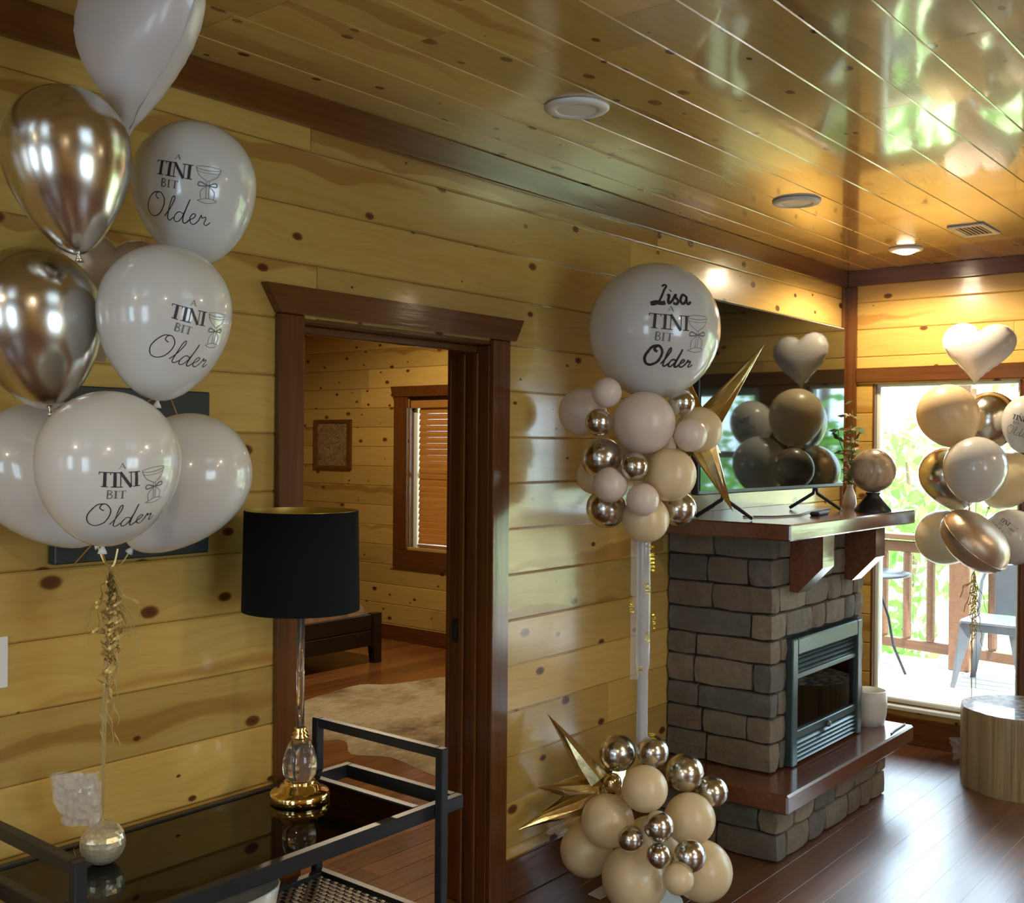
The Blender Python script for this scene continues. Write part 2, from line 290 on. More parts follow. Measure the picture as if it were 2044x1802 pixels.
# ------------------------------------------------------------------ mesh helpers
class MB:
    def __init__(s): s.v = []; s.f = []; s.sm = []
    def add(s, vs, fs, smooth=False):
        o = len(s.v); s.v += [tuple(v) for v in vs]
        for f in fs: s.f.append([i+o for i in f]); s.sm.append(smooth)
        return s
    def box(s, a, b):
        (x0, y0, z0), (x1, y1, z1) = a, b
        return s.add([(x0, y0, z0), (x1, y0, z0), (x1, y1, z0), (x0, y1, z0), (x0, y0, z1), (x1, y0, z1), (x1, y1, z1), (x0, y1, z1)],
                     [(0, 3, 2, 1), (4, 5, 6, 7), (0, 1, 5, 4), (1, 2, 6, 5), (2, 3, 7, 6), (3, 0, 4, 7)])
    def bbox(s, a, b, c=.004):          # box with chamfered edges
        (x0, y0, z0), (x1, y1, z1) = a, b
        c = min(c, (x1-x0)*.4, (y1-y0)*.4, (z1-z0)*.4)
        vs = []; 
        X, Y, Z = (x0, x1), (y0, y1), (z0, z1)
        def P(i, j, k, ax):
            p = [X[i], Y[j], Z[k]]; sg = [(1, -1)[i], (1, -1)[j], (1, -1)[k]]
            for q in range(3):
                if q != ax: p[q] += sg[q]*c
            return tuple(p)
        idx = {}
        for i in (0, 1):
            for j in (0, 1):
                for k in (0, 1):
                    for ax in range(3):
                        idx[(i, j, k, ax)] = len(vs); vs.append(P(i, j, k, ax))
        fs = []
        I = idx
        for i in (0, 1): fs.append([I[(i, a, b_, 0)] for a, b_ in ((0, 0), (1, 0), (1, 1), (0, 1))])
        for j in (0, 1): fs.append([I[(a, j, b_, 1)] for a, b_ in ((0, 0), (1, 0), (1, 1), (0, 1))])
        for k in (0, 1): fs.append([I[(a, b_, k, 2)] for a, b_ in ((0, 0), (1, 0), (1, 1), (0, 1))])
        for a in (0, 1):
            for b_ in (0, 1):
                fs.append([I[(0, a, b_, 1)], I[(1, a, b_, 1)], I[(1, a, b_, 2)], I[(0, a, b_, 2)]])
                fs.append([I[(a, 0, b_, 0)], I[(a, 1, b_, 0)], I[(a, 1, b_, 2)], I[(a, 0, b_, 2)]])
                fs.append([I[(a, b_, 0, 0)], I[(a, b_, 1, 0)], I[(a, b_, 1, 1)], I[(a, b_, 0, 1)]])
        for i in (0, 1):
            for j in (0, 1):
                for k in (0, 1): fs.append([I[(i, j, k, 0)], I[(i, j, k, 1)], I[(i, j, k, 2)]])
        return s.add(vs, fs)
    def lathe(s, prof, n=32, origin=(0, 0, 0), axis=(0, 0, 1), smooth=True, caps=True):
        ax = Vector(axis).normalized(); a = ax.orthogonal().normalized(); b = ax.cross(a); o = Vector(origin)
        vs = []; fs = []
        for r, z in prof:
            for i in range(n):
                t = 2*math.pi*i/n; vs.append(o + ax*z + (a*math.cos(t)+b*math.sin(t))*r)
        for k in range(len(prof)-1):
            for i in range(n): fs.append((k*n+i, k*n+(i+1) % n, (k+1)*n+(i+1) % n, (k+1)*n+i))
        s.add(vs, fs, smooth)
        if caps:
            if prof[0][0] > 1e-5: s.add([v for v in vs[:n]], [tuple(range(n))[::-1]])
            if prof[-1][0] > 1e-5: s.add([v for v in vs[-n:]], [tuple(range(n))])
        return s
    def tube(s, pts, r, n=8, smooth=True, taper=None):
        pts = [Vector(p) for p in pts]; vs = []; fs = []
        t0 = (pts[1]-pts[0]).normalized(); a = t0.orthogonal().normalized()
        for k, p in enumerate(pts):
            t = (pts[min(k+1, len(pts)-1)]-pts[max(k-1, 0)]).normalized()
            a = (a - t*a.dot(t)).normalized(); b = t.cross(a)
            rr = r if taper is None else r*(1+(taper-1)*k/(len(pts)-1))
            for i in range(n):
                q = 2*math.pi*i/n; vs.append(p+(a*math.cos(q)+b*math.sin(q))*rr)
        for k in range(len(pts)-1):
            for i in range(n): fs.append((k*n+i, k*n+(i+1) % n, (k+1)*n+(i+1) % n, (k+1)*n+i))
        s.add(vs, fs, smooth); s.add(vs[:n], [tuple(range(n))[::-1]]); s.add(vs[-n:], [tuple(range(n))])
        return s
    def strip(s, pts, w, side=None, both=True):      # flat ribbon
        pts = [Vector(p) for p in pts]; vs = []
        for k, p in enumerate(pts):
            t = (pts[min(k+1, len(pts)-1)]-pts[max(k-1, 0)]).normalized()
            sd = Vector(side) if side is not None else t.orthogonal()
            if callable(w): ww = w(k/(len(pts)-1))
            else: ww = w
            sd = (sd - t*sd.dot(t)).normalized()
            vs += [p-sd*ww/2, p+sd*ww/2]
        return s.add(vs, [(2*k, 2*k+1, 2*k+3, 2*k+2) for k in range(len(pts)-1)], True)
    def prism(s, poly, lo, hi, ax):      # polygon (2D) extruded along axis ax
        n = len(poly)
        def P(p, h):
            return {'x': (h, p[0], p[1]), 'y': (p[0], h, p[1]), 'z': (p[0], p[1], h)}[ax]
        vs = [P(p, lo) for p in poly]+[P(p, hi) for p in poly]
        return s.add(vs, [tuple(range(n))[::-1], tuple(range(n, 2*n))]+[(i, (i+1) % n, n+(i+1) % n, n+i) for i in range(n)])
    def sphere(s, c, r, nu=24, nv=14, scale=(1, 1, 1)):
        vs = []; c = Vector(c)
        for j in range(1, nv):
            ph = math.pi*j/nv
            for i in range(nu):
                t = 2*math.pi*i/nu; vs.append(c+Vector((math.sin(ph)*math.cos(t)*scale[0], math.sin(ph)*math.sin(t)*scale[1], math.cos(ph)*scale[2]))*r)
        fs = [(j*nu+i, (j+1)*nu+i, (j+1)*nu+(i+1) % nu, j*nu+(i+1) % nu) for j in range(nv-2) for i in range(nu)]
        top = len(vs); vs += [c+Vector((0, 0, r*scale[2])), c-Vector((0, 0, r*scale[2]))]
        fs += [(top, i, (i+1) % nu) for i in range(nu)]+[(top+1, (nv-2)*nu+(i+1) % nu, (nv-2)*nu+i) for i in range(nu)]
        return s.add(vs, fs, True)
    def mesh(s, name):
        me = bpy.data.meshes.new(name); me.from_pydata(s.v, [], s.f)
        me.polygons.foreach_set('use_smooth', s.sm); me.update(); return me
    def build(s, name, mat, parent=None, loc=None):
        me = s.mesh(name); me.materials.append(M[mat] if isinstance(mat, str) else mat)
        o = bpy.data.objects.new(name, me); COL.objects.link(o)
        if loc is not None: o.location = loc
        if parent is not None:
            o.parent = parent
        return o

def tag(o, label, cat=None, group=None, kind=None):
    o['label'] = label
    if cat: o['category'] = cat
    if group: o['group'] = group
    if kind: o['kind'] = kind
    return o
def thing(name, loc, label, cat, group=None, kind=None):
    o = bpy.data.objects.new(name, None); COL.objects.link(o); o.location = loc; o.empty_display_size = .05
    return tag(o, label, cat, group, kind)
def wp(o, child, keep=True):
    """parent child whose mesh is in world coordinates"""
    child.parent = o
    child.matrix_parent_inverse = Matrix.Translation(-Vector(o.location))
    return child
def bw(mb, name, mat, parent, label=None):
    o = mb.build(name, mat); wp(parent, o)
    if label: o['label'] = label
    return o

# ------------------------------------------------------------------ boards
def board(parent, mat, p0, length_dir, width_dir, length, width, thick, name='plank', ch=.005, end_gap=.0008, wgap=.0006):
    """p0: corner at start, lower edge, back; local x along length, y across, z outwards"""
    ld = Vector(length_dir); wd = Vector(width_dir); nd = ld.cross(wd)
    L2 = length/2-end_gap; h = width/2-wgap; t = thick; c = ch
    sec = [(-h, 0), (h, 0), (h, t-c), (h-c, t), (-h+c, t), (-h, t-c)]
    b = MB(); n = 6
    e = min(.0025, L2*.3)
    vs = [(-L2, y, z) for y, z in sec]+[(L2, y, z) for y, z in sec]
    b.add(vs, [(0, 1, 2, 3, 4, 5), (11, 10, 9, 8, 7, 6)]+[(i, n+i, n+(i+1) % n, (i+1) % n) for i in range(n)])
    o = b.build(name, mat)
    ctr = Vector(p0)+ld*(length/2)+wd*(width/2)
    mw = Matrix((ld, wd, nd)).transposed().to_4x4(); mw.translation = ctr
    o.parent = parent; o.matrix_world = mw
    if parent is not None: o.matrix_parent_inverse = Matrix.Identity(4); o.matrix_basis = Matrix.Translation(-Vector(parent.location)) @ mw
    return o

def courses(parent, mat, origin, ld, wd, seams, spans, thick, cutter=None, seed=1, minl=1.4, maxl=3.6, **kw):
    """fill rows between seams (positions along wd from origin) over spans along ld; cutter(lo,hi)->list of spans"""
    rr = random.Random(seed); o = Vector(origin); ldv = Vector(ld); wdv = Vector(wd)
    for k in range(len(seams)-1):
        lo, hi = seams[k], seams[k+1]
        sp = cutter(lo, hi) if cutter else spans
        for a, b in sp:
            x = a; first = True
            while x < b-1e-4:
                l = rr.uniform(minl, maxl)*(rr.uniform(.35, 1) if first else 1); first = False
                if b-(x+l) < .5: l = b-x
                board(parent, mat, o+ldv*x+wdv*lo, ld, wd, l, hi-lo, thick, **kw); x += l

# ================================================================== SETTING
RX0, RX1, RY0 = -3.0, FARX, -5.2       # living room extents
PT = .018
def struct(name, mb, mat, label, cat):
    o = mb.build(name, mat); tag(o, label, cat, kind='structure'); return o

# --- left wall (between living room and bedroom), with door opening
DX0, DX1, DZ = 2.063, 2.914, 2.02
WT = .17
mb = MB()
mb.box((RX0, PT, 0), (DX0-.02, WT, CEIL)).box((DX1+.02, PT, 0), (BX, WT, BCE)).box((DX0-.02, PT, DZ+.02), (DX1+.02, WT, CEIL)).box((RX0, PT+.03, CEIL), (DX1+.02, WT, BCE))
wall_left = struct('wall_left', mb, 'dark_back', 'long wall of horizontal knotty pine boards with the doorway', 'wall')
S0, SP = .019-.1657, .1657
seams = [max(.001, S0+SP*k) for k in range(17)]; seams = [s for i, s in enumerate(seams) if i == 0 or s > seams[i-1]+.01]
seams = [.001]+[s for s in seams if s > .05 and s < CEIL-.03]+[CEIL-.002]
def cutdoor(lo, hi):
    if lo >= DZ+.01: return [(RX0, RX1-.001)]
    if hi > DZ+.012: return [(RX0, RX1-.001)]
    return [(RX0, DX0-.04), (DX1+.04, RX1-.001)]
# rows that straddle the head of the door are shortened at the door
def seam_fix(s):
    return s
courses(wall_left, 'pine', (0, PT, 0), (1, 0, 0), (0, 0, 1), seams, None, PT, cutter=cutdoor, seed=11)

# --- far wall with windows
mb = MB()
W1 = (-.96, -.165, .205, 2.028)      # y0,y1,z0,z1 window_1
W2 = (-3.15, -1.25, .07, 2.028)      # glazed door
FT = .16
def far(y0, y1, z0, z1): mb.box((FARX+PT, y0, z0), (FARX+FT, y1, z1))
far(RY0, W2[0], 0, CEIL); far(W2[0], W2[1], 0, W2[2]); far(W2[0], W2[1], W2[3], CEIL); far(W2[1], W1[0], 0, CEIL)
far(W1[0], W1[1], 0, W1[2]); far(W1[0], W1[1], W1[3], CEIL); far(W1[1], PT, 0, CEIL)
wall_far = struct('wall_far', mb, 'dark_back', 'far wall of knotty pine boards above the deck window', 'wall')
fs = [2.0895+.0+.0785*0, 2.168, 2.325, 2.481, CEIL-.002]
fs = [2.011, 2.168, 2.325, 2.481, CEIL-.002]
low = [.001, .10, .205]
def cutfar(lo, hi):
    if lo >= 1.99: return [(.001, -RY0)]
    out = [(.001, -W1[1]), (-W1[0], -W2[1]), (-W2[0], -RY0)]
    if hi <= .21: out = [(.001, -W2[1]), (-W2[0], -RY0)]
    return out
fseams = low+[.205+(2.011-.205)/11*k for k in range(1, 12)]+fs[1:]
courses(wall_far, 'pine', (FARX+PT, 0, 0), (0, -1, 0), (0, 0, 1), fseams, None, PT, cutter=cutfar, seed=5)

# --- right and back walls of the living room (out of frame, lit and reflected)
mb = MB()
WR = (.8, 2.4, .8, 2.1)
mb.box((RX0-.15, RY0-.15, 0), (WR[0], RY0, CEIL)).box((WR[1], RY0-.15, 0), (FARX+FT, RY0, CEIL)).box((WR[0], RY0-.15, 0), (WR[1], RY0, WR[2])).box((WR[0], RY0-.15, WR[3]), (WR[1], RY0, CEIL))
wall_right = struct('wall_right', mb, 'pine', 'pine wall opposite the doorway', 'wall')
mb = MB()
WB = [(-.95, -.3, .95, 2.15), (-3.0, -2.0, .6, 2.15)]
def back(y0, y1, z0, z1): mb.box((RX0-.15, y0, z0), (RX0, y1, z1))
back(RY0, WB[1][0], 0, CEIL); back(WB[1][1], WB[0][0], 0, CEIL); back(WB[0][1], WT, 0, CEIL)
for w in WB: back(w[0], w[1], 0, w[2]); back(w[0], w[1], w[3], CEIL)
wall_back = struct('wall_back', mb, 'pine', 'pine wall with tall windows behind the viewer', 'wall')

# --- ceiling
mb = MB()
mb.box((RX0-.4, RY0-.4, CEIL+.016), (FARX+.7, WT, CEIL+.16)).box((RX0-.4, WT, BCE), (BX+.7, 6.4, BCE+.14))  # slab runs past the walls as an unseen overhang to limit sun
ceiling = struct('ceiling', mb, 'pine_ceiling', 'glossy knotty pine tongue and groove ceiling', 'ceiling')
cs = [-.005]+[.150+.1746*k for k in range(0, 30)]
cs = [s for s in cs if s < -RY0]+[-RY0]
courses(ceiling, 'pine_ceiling', (0, 0, CEIL+.016), (1, 0, 0), (0, -1, 0), cs, [(RX0, RX1)], .016, seed=3, minl=1.2, maxl=3.4, ch=.0028)

# --- floors
mb = MB()
mb.box((RX0-.15, RY0-.15, -.12), (FARX+FT, 0.0, -.012)).box((RX0-.15, 0, -.12), (BX+.15, 6.3, -.012))
floor = struct('floor', mb, 'floor', 'dark brown hardwood plank floor', 'floor')
courses(floor, 'floor', (0, 0, -.012), (1, 0, 0), (0, 1, 0), [-5.2+.1268*k for k in range(21)], [(RX0, RX1)], .012, seed=21, minl=2.6, maxl=3.5, ch=.0012, name='floor_board')
courses(floor, 'floor', (0, 0, -.012), (1, 0, 0), (0, 1, 0), [-2.664+.1268*k for k in range(22)], [(RX0, RX1)], .012, seed=22, minl=.9, maxl=2.1, ch=.0004, wgap=.00015, end_gap=.0002, name='floor_board')
courses(floor, 'bed_floor', (0, 0, -.012), (1, 0, 0), (0, 1, 0), [0.0]+[.125*k for k in range(1, 44)], [(1.4, BX)], .012, seed=23, minl=1.6, maxl=3.0, ch=.0012, name='floor_board')

# --- bedroom shell
BY1 = 6.0
BWn = (2.98, 3.885, .77, 2.01)      # bedroom window
mb = MB()
def bed(y0, y1, z0, z1): mb.box((BX+PT, y0, z0), (BX+.16, y1, z1))
bed(WT, BWn[0], 0, BCE); bed(BWn[1], BY1, 0, BCE); bed(BWn[0], BWn[1], 0, BWn[2]); bed(BWn[0], BWn[1], BWn[3], BCE)
wall_bed = struct('wall_bedroom', mb, 'dark_back', 'bedroom wall of narrow pine boards beyond the doorway', 'wall')
bs = [.001, .13]+[.13+.1657*k for k in range(1, 18)]
bseams = [s for s in bs if s < BCE-.05]+[BCE-.002]
rr = random.Random(31)
for k in range(len(bseams)-1):
    lo, hi = bseams[k], bseams[k+1]
    sp = [(WT, BY1)] if (hi <= BWn[2]+.03 or lo >= BWn[3]-.03) else [(WT, BWn[0]), (BWn[1], BY1)]
    for a, b in sp:
        x = b
        while x > a+1e-4:
            l = rr.uniform(1.0, 2.6)
            if x-l < a+.4: l = x-a
            board(wall_bed, 'pine', (BX+PT, x, lo), (0, -1, 0), (0, 0, 1), l, hi-lo, PT); x -= l
mb = MB().box((.9, BY1, 0), (BX+.16, BY1+.12, BCE)).box((.9, WT, 0), (1.02, BY1, BCE))
struct('wall_bedroom_side', mb, 'pine', 'dim side walls of the bedroom', 'wall')

# --- trim: crown, corner, header, baseboards, door casing
def trimboard(parent, a, b, mat='trim', name='board', ch=.003):
    """axis aligned board built with local x along its longest side"""
    a = Vector(a); b = Vector(b); d = b-a; c = (a+b)/2
    ax = max(range(3), key=lambda i: d[i])
    ld = Vector([1.0 if i == ax else 0 for i in range(3)])
    rest = [i for i in range(3) if i != ax]; wi = max(rest, key=lambda i: d[i])
    wd = Vector([1.0 if i == wi else 0 for i in range(3)]); nd = ld.cross(wd)
    ti = [i for i in rest if i != wi][0]
    mb_ = MB().bbox((-d[ax]/2, -d[wi]/2, -d[ti]/2), (d[ax]/2, d[wi]/2, d[ti]/2), ch)
    o = mb_.build(name, mat)
    mw = Matrix((ld, wd, nd)).transposed().to_4x4(); mw.translation = c
    if parent is not None:
        o.parent = parent; o.matrix_basis = Matrix.Translation(-Vector(parent.location)) @ mw
    else: o.matrix_world = mw
    return o
def st_trim(name, a, b, label, mat='trim'):
    o = trimboard(None, a, b, mat, name); tag(o, label, 'trim', kind='structure'); return o
st_trim('trim_1', (RX0, -.022, 2.57), (FARX, -.0005, CEIL-.0005), 'red brown crown board along the long pine wall')
st_trim('trim_2', (FARX-.022, RY0, 2.575), (FARX-.0005, -.0225, CEIL-.0005), 'red brown crown board on the far wall')
st_trim('trim_3', (FARX-.02, -.074, .15), (FARX-.0005, -.0005, 2.574), 'red brown upright board in the room corner on the far wall')
st_trim('trim_4', (FARX-.06, -.018, .15), (FARX-.0205, -.0005, 2.569), 'red brown upright board in the room corner on the long wall')
st_trim('trim_5', (FARX-.024, -3.4, 2.022), (FARX-.0005, -.0745, 2.104), 'red brown header board above the deck window')
st_trim('trim_6', (FARX-.02, -1.245, .15), (FARX-.0005, -.965, 2.021), 'red brown post board between deck window and glazed door')
st_trim('baseboard_left', (DX1+.095, -.018, .0005), (3.978, -.0005, .148), 'red brown baseboard right of the doorway')
st_trim('baseboard_left_2', (RX0, -.018, .0005), (DX0-.095, -.0005, .148), 'red brown baseboard behind the console cart')
st_trim('baseboard_far', (FARX-.02, -1.245, .0005), (FARX-.0005, -.0005, .148), 'red brown baseboard below the deck window')
st_trim('baseboard_bedroom', (BX-.02, .18, .0005), (BX-.0005, 5.99, .125), 'red brown baseboard in the bedroom')

# doorway
dr = thing('door_1', (2.49, 0, 0), 'doorway with red brown stained casing into the bedroom', 'door', kind='structure')
trimboard(dr, (DX0-.093, -.022, .0), (DX0, -.0008, 2.019), name='casing')
trimboard(dr, (DX1, -.022, .0), (DX1+.093, -.0008, 2.019), name='casing')
hb = MB().prism([(1.918, 2.100), (1.968, 2.0195), (3.028, 2.0195), (3.073, 2.098)], -.03, -.0008, 'y')
o = bw(hb, 'head_board', 'trim', dr)
trimboard(dr, (DX0-.019, .0, .0), (DX0, WT+.01, 2.0), name='jamb')
trimboard(dr, (DX1, .0, .0), (DX1+.019, WT+.01, 2.0), name='jamb')
trimboard(dr, (DX0-.019, .0, 2.0005), (DX1+.019, WT+.01, 2.0189), name='jamb')
trimboard(dr, (DX0+.001, .055, 1.975), (DX1-.001, .075, 2.0), name='track_strip')
for ya in (.045, .105): trimboard(dr, (DX1-.012, ya, .0), (DX1-.0005, ya+.022, 1.974), name='stop_strip')
lp = MB().bbox((DX1-.006, .125, .935), (DX1-.0005, .165, 1.02), .002)
lp.bbox((DX1-.010, .138, .955), (DX1-.006, .152, 1.0), .001)
bw(lp, 'latch_plate', 'black_metal', dr, 'black metal latch plate')
trimboard(dr, (DX0-.093, WT, .0), (DX0, WT+.02, 2.019), name='casing')
trimboard(dr, (DX1, WT+.011, .0), (DX1+.093, WT+.03, 2.019), name='casing')
trimboard(dr, (DX0-.12, WT+.011, 2.0195), (DX1+.12, WT+.03, 2.10), name='head_board')

# --- windows
def window(name, x, y0, y1, z0, z1, inward, label, bars_z=(), bars_y=(), fr=.055, mat='vinyl', depth=.07, xo=.04):
    """glazed opening in a wall x = const; inward = -1 room lies at smaller x"""
    xa, xb = (x+xo, x+xo+depth) if inward < 0 else (x-xo-depth, x-xo)
    t = thing(name, (x, (y0+y1)/2, z0), label, 'window', kind='structure')
    for a, b in (((xa, y0, z0), (xb, y0+fr, z1)), ((xa, y1-fr, z0), (xb, y1, z1)), ((xa, y0+fr, z0), (xb, y1-fr, z0+fr)), ((xa, y0+fr, z1-fr), (xb, y1-fr, z1))):
        bw(MB().bbox(a, b, .006), 'window_frame', mat, t)
    xm = (xa+xb)/2
    for z in bars_z: bw(MB().bbox((xm-.02, y0+fr, z-.02), (xm+.02, y1-fr, z+.02), .004), 'muntin', mat, t)
    for y in bars_y: bw(MB().bbox((xm-.02, y-.03, z0+fr), (xm+.02, y+.03, z1-fr), .004), 'muntin', mat, t)
    bw(MB().box((xm-.003, y0+fr-.01, z0+fr-.01), (xm+.003, y1-fr+.01, z1-fr+.01)), 'pane', 'pane', t)
    return t
w1 = window('window_1', FARX, *W1, -1, 'tall clear picture window onto the deck with white vinyl frame', fr=.03)
trimboard(w1, (FARX+.001, W1[1]-.012, W1[2]), (FARX+.15, W1[1]-.0005, W1[3]), name='reveal')
trimboard(w1, (FARX+.001, W1[0]+.0005, W1[2]), (FARX+.15, W1[0]+.012, W1[3]), name='reveal')
trimboard(w1, (FARX-.03, W1[0]-.02, W1[2]-.022), (FARX+.15, W1[1]+.02, W1[2]-.0005), name='window_sill', mat='vinyl')
window('window_2', FARX, *W2, -1, 'glazed deck door beside the picture window', bars_z=(1.6,), bars_y=(-2.2,), fr=.06)
window('window_3', RX0, *WB[0], 1, 'tall window in the wall behind the viewer near the corner', bars_z=(1.55,), fr=.05)
window('window_4', RX0, *WB[1], 1, 'wide window in the wall behind the viewer', bars_z=(1.35,), bars_y=(-2.5,), fr=.05)
t = thing('fill_window', (1.6, RY0, .8), 'wide unseen window added for soft light in the wall opposite the doorway', 'window', kind='structure')  # out of view, added to let soft daylight in from the side
for a, b in (((WR[0], RY0-.1, WR[2]), (WR[0]+.05, RY0-.03, WR[3])), ((WR[1]-.05, RY0-.1, WR[2]), (WR[1], RY0-.03, WR[3])), ((WR[0]+.05, RY0-.1, WR[2]), (WR[1]-.05, RY0-.03, WR[2]+.05)), ((WR[0]+.05, RY0-.1, WR[3]-.05), (WR[1]-.05, RY0-.03, WR[3])), ((1.57, RY0-.09, WR[2]+.05), (1.63, RY0-.04, WR[3]-.05))):
    bw(MB().bbox(a, b, .005), 'window_frame', 'vinyl', t)
bw(MB().box((WR[0]+.04, RY0-.068, WR[2]+.04), (WR[1]-.04, RY0-.062, WR[3]-.04)), 'pane', 'pane', t)
# bedroom window, casing and blind
bwn = window('window_6', BX, *BWn, -1, 'bedroom window behind a wooden blind', bars_z=(1.39,), fr=.045, mat='vinyl', xo=.06, depth=.06)
y0, y1, z0, z1 = BWn
trimboard(bwn, (BX-.022, y1, z0-.0), (BX-.0008, y1+.155, z1+.03), name='casing')
trimboard(bwn, (BX-.022, y0-.155, z0-.0), (BX-.0008, y0, z1+.03), name='casing')
bw(MB().prism([(y1+.185, 2.128), (y1+.155, z1+.031), (y0-.155, z1+.031), (y0-.185, 2.128)], BX-.03, BX-.0008, 'x'), 'head_board', 'trim', bwn)
trimboard(bwn, (BX-.022, y0-.155, .617), (BX-.0008, y1+.155, z0-.0005), name='casing')
trimboard(bwn, (BX+.001, y1-.012, z0), (BX+.055, y1-.0005, z1), name='reveal')
bl = thing('window_blind', (BX+.03, (y0+y1)/2, z1), 'honey brown wooden slat blind in the bedroom window', 'blind')
bw(MB().bbox((BX+.004, y0+.02, z1-.065), (BX+.05, y1-.02, z1-.003), .004), 'head_rail', 'blind', bl)
nsl = 23
slat_me = None
for k in range(nsl):
    z = z1-.085-k*(z1-z0-.165)/(nsl-1)
    if slat_me is None:
        sm = MB(); a = R_(52); w = .025
        L2 = (y1-y0-.13)/2
        sm.add([(-L2, -w, 0), (L2, -w, 0), (L2, 0, .003), (-L2, 0, .003), (L2, w, 0), (-L2, w, 0), (-L2, -w, -.003), (L2, -w, -.003), (L2, 0, 0.0), (-L2, 0, 0.0), (L2, w, -.003), (-L2, w, -.003)],
               [(0, 1, 2, 3), (3, 2, 4, 5), (7, 6, 9, 8), (8, 9, 11, 10), (0, 6, 7, 1), (5, 4, 10, 11), (0, 3, 9, 6), (3, 5, 11, 9), (1, 7, 8, 2), (2, 8, 10, 4)])
        slat_me = sm.mesh('slat'); slat_me.materials.append(M['blind'])
    o = bpy.data.objects.new('slat', slat_me); COL.objects.link(o); o.parent = bl
    o.matrix_basis = Matrix.Translation((0, -.035, z-z1)) @ Matrix.Rotation(R_(90), 4, 'Z') @ Matrix.Rotation(R_(-72), 4, 'X')
bw(MB().bbox((BX+.012, y0+.03, z0+.030), (BX+.045, y1-.10, z0+.050), .004), 'bottom_rail', 'blind', bl)

# --- ceiling fixtures
def disc_fixture(x, y, r, label, lit, cat, name, grp=None, power=32):
    t = thing(name, (x, y, CEIL), label, cat, grp)
    MB().lathe([(r*.55, -.001), (r, -.001), (r*1.0, -.006), (r*.93, -.012), (r*.66, -.014), (r*.62, -.010)], 40, caps=False).build('trim_ring', 'white_plastic', t)
    if lit:
        MB().lathe([(0, -.030), (r*.3, -.028), (r*.52, -.021), (r*.62, -.008)], 32, caps=False).build('glowing_lens', 'lamp_glow', t)
        d = bpy.data.lights.new('lamp_light', 'SPOT'); d.energy = power; d.color = (1, .80, .54); d.spot_size = R_(168); d.spot_blend = .35; d.shadow_soft_size = .05
        lo = bpy.data.objects.new('lamp_light', d); COL.objects.link(lo); lo.parent = t; lo.location = (0, 0, -.055)
    else:
        MB().lathe([(0, -.012), (r*.3, -.0125), (r*.62, -.010)], 32, caps=False).build('grille', 'white_plastic', t)
    return t
disc_fixture(2.647, -.562, .098, 'round white flush ceiling disc above the doorway balloons, unlit', False, 'ceiling fixture', 'ceiling_disc')
disc_fixture(4.212, -.553, .098, 'round white flush ceiling disc above the fireplace, unlit', False, 'ceiling fixture', 'ceiling_disc')
disc_fixture(5.549, -.537, .085, 'glowing round recessed ceiling light near the far wall', True, 'ceiling light', 'recessed_light', power=62)
for x, y, lb in ((5.5, -2.976, 'just inside the glazed deck door'), (2.6, -2.976, 'over the middle of the living room'), (-.3, -2.976, 'in front of the wide rear window'), (-1.6, -.9, 'in front of the tall rear corner window'), (-1.6, -4.2, 'in the rear corner opposite the pine wall'), (2.6, -4.4, 'beside the wide side window')):
    disc_fixture(x, y, .085, 'glowing round recessed ceiling light '+lb, True, 'ceiling light', 'recessed_light', 'recessed lights over the rest of the room')
disc_fixture(4.9, 2.6, .085, 'glowing round recessed ceiling light added to brighten the bedroom', True, 'ceiling light', 'recessed_light', power=150).location.z = BCE  # unseen fixture, added to lift the dark bedroom
vt = thing('ceiling_vent', (5.25, -.955, CEIL), 'small square grey ceiling vent near the far wall', 'vent')
for a, b in (((-.14, -.08, -.008), (-.105, .08, -.001)), ((.105, -.08, -.008), (.14, .08, -.001)), ((-.105, -.08, -.008), (.105, -.055, -.001)), ((-.105, .055, -.008), (.105, .08, -.001))):
    MB().bbox(a, b, .002).build('frame', 'white_plastic', vt)
for k in range(6):
    y = -.045+k*.018
    MB().bbox((-.104, y-.006, -.007), (.104, y+.006, -.003), .001).build('slat', 'steel_grey', vt)

# ================================================================== OUTSIDE
ground = MB().add([(6.7, -60, -2.6), (90, -60, -2.6), (90, 60, -2.6), (6.7, 60, -2.6)], [(0, 1, 2, 3)]).build('ground', 'grass'); tag(ground, 'grassy hillside below the deck', 'ground', kind='structure')
deck = MB().box((FARX+FT+.005, -6, -.25), (8.62, .16, -.03)).box((BX+.2, .16, -.25), (8.62, 3.4, -.03)).build('deck', 'deck'); tag(deck, 'greyish wooden deck outside the window', 'deck', kind='structure')
x = FARX+FT+.006; k = 0
while x < 8.55:
    board(deck, 'deck', (x, (-6 if x < 8.7 else 0), -.03), (0, 1, 0), (-1, 0, 0), (6+.16) if x < BX+.36 else 9.3, .138, .03, name='deck_board', ch=.004) if False else board(deck, 'deck', (x, (.155 if x < BX+.2 else 3.35), -.03), (0, -1, 0), (1, 0, 0), (6.1 if x < BX+.2 else 9.3), .136, .03, name='deck_board', ch=.004)
    x += .142
rl = thing('deck_railing', (8.45, 0, 0), 'brown wooden deck railing with upright balusters and a thick post', 'railing')
def rx(y): return 8.42+.16*(y)          # the rail runs a little off square
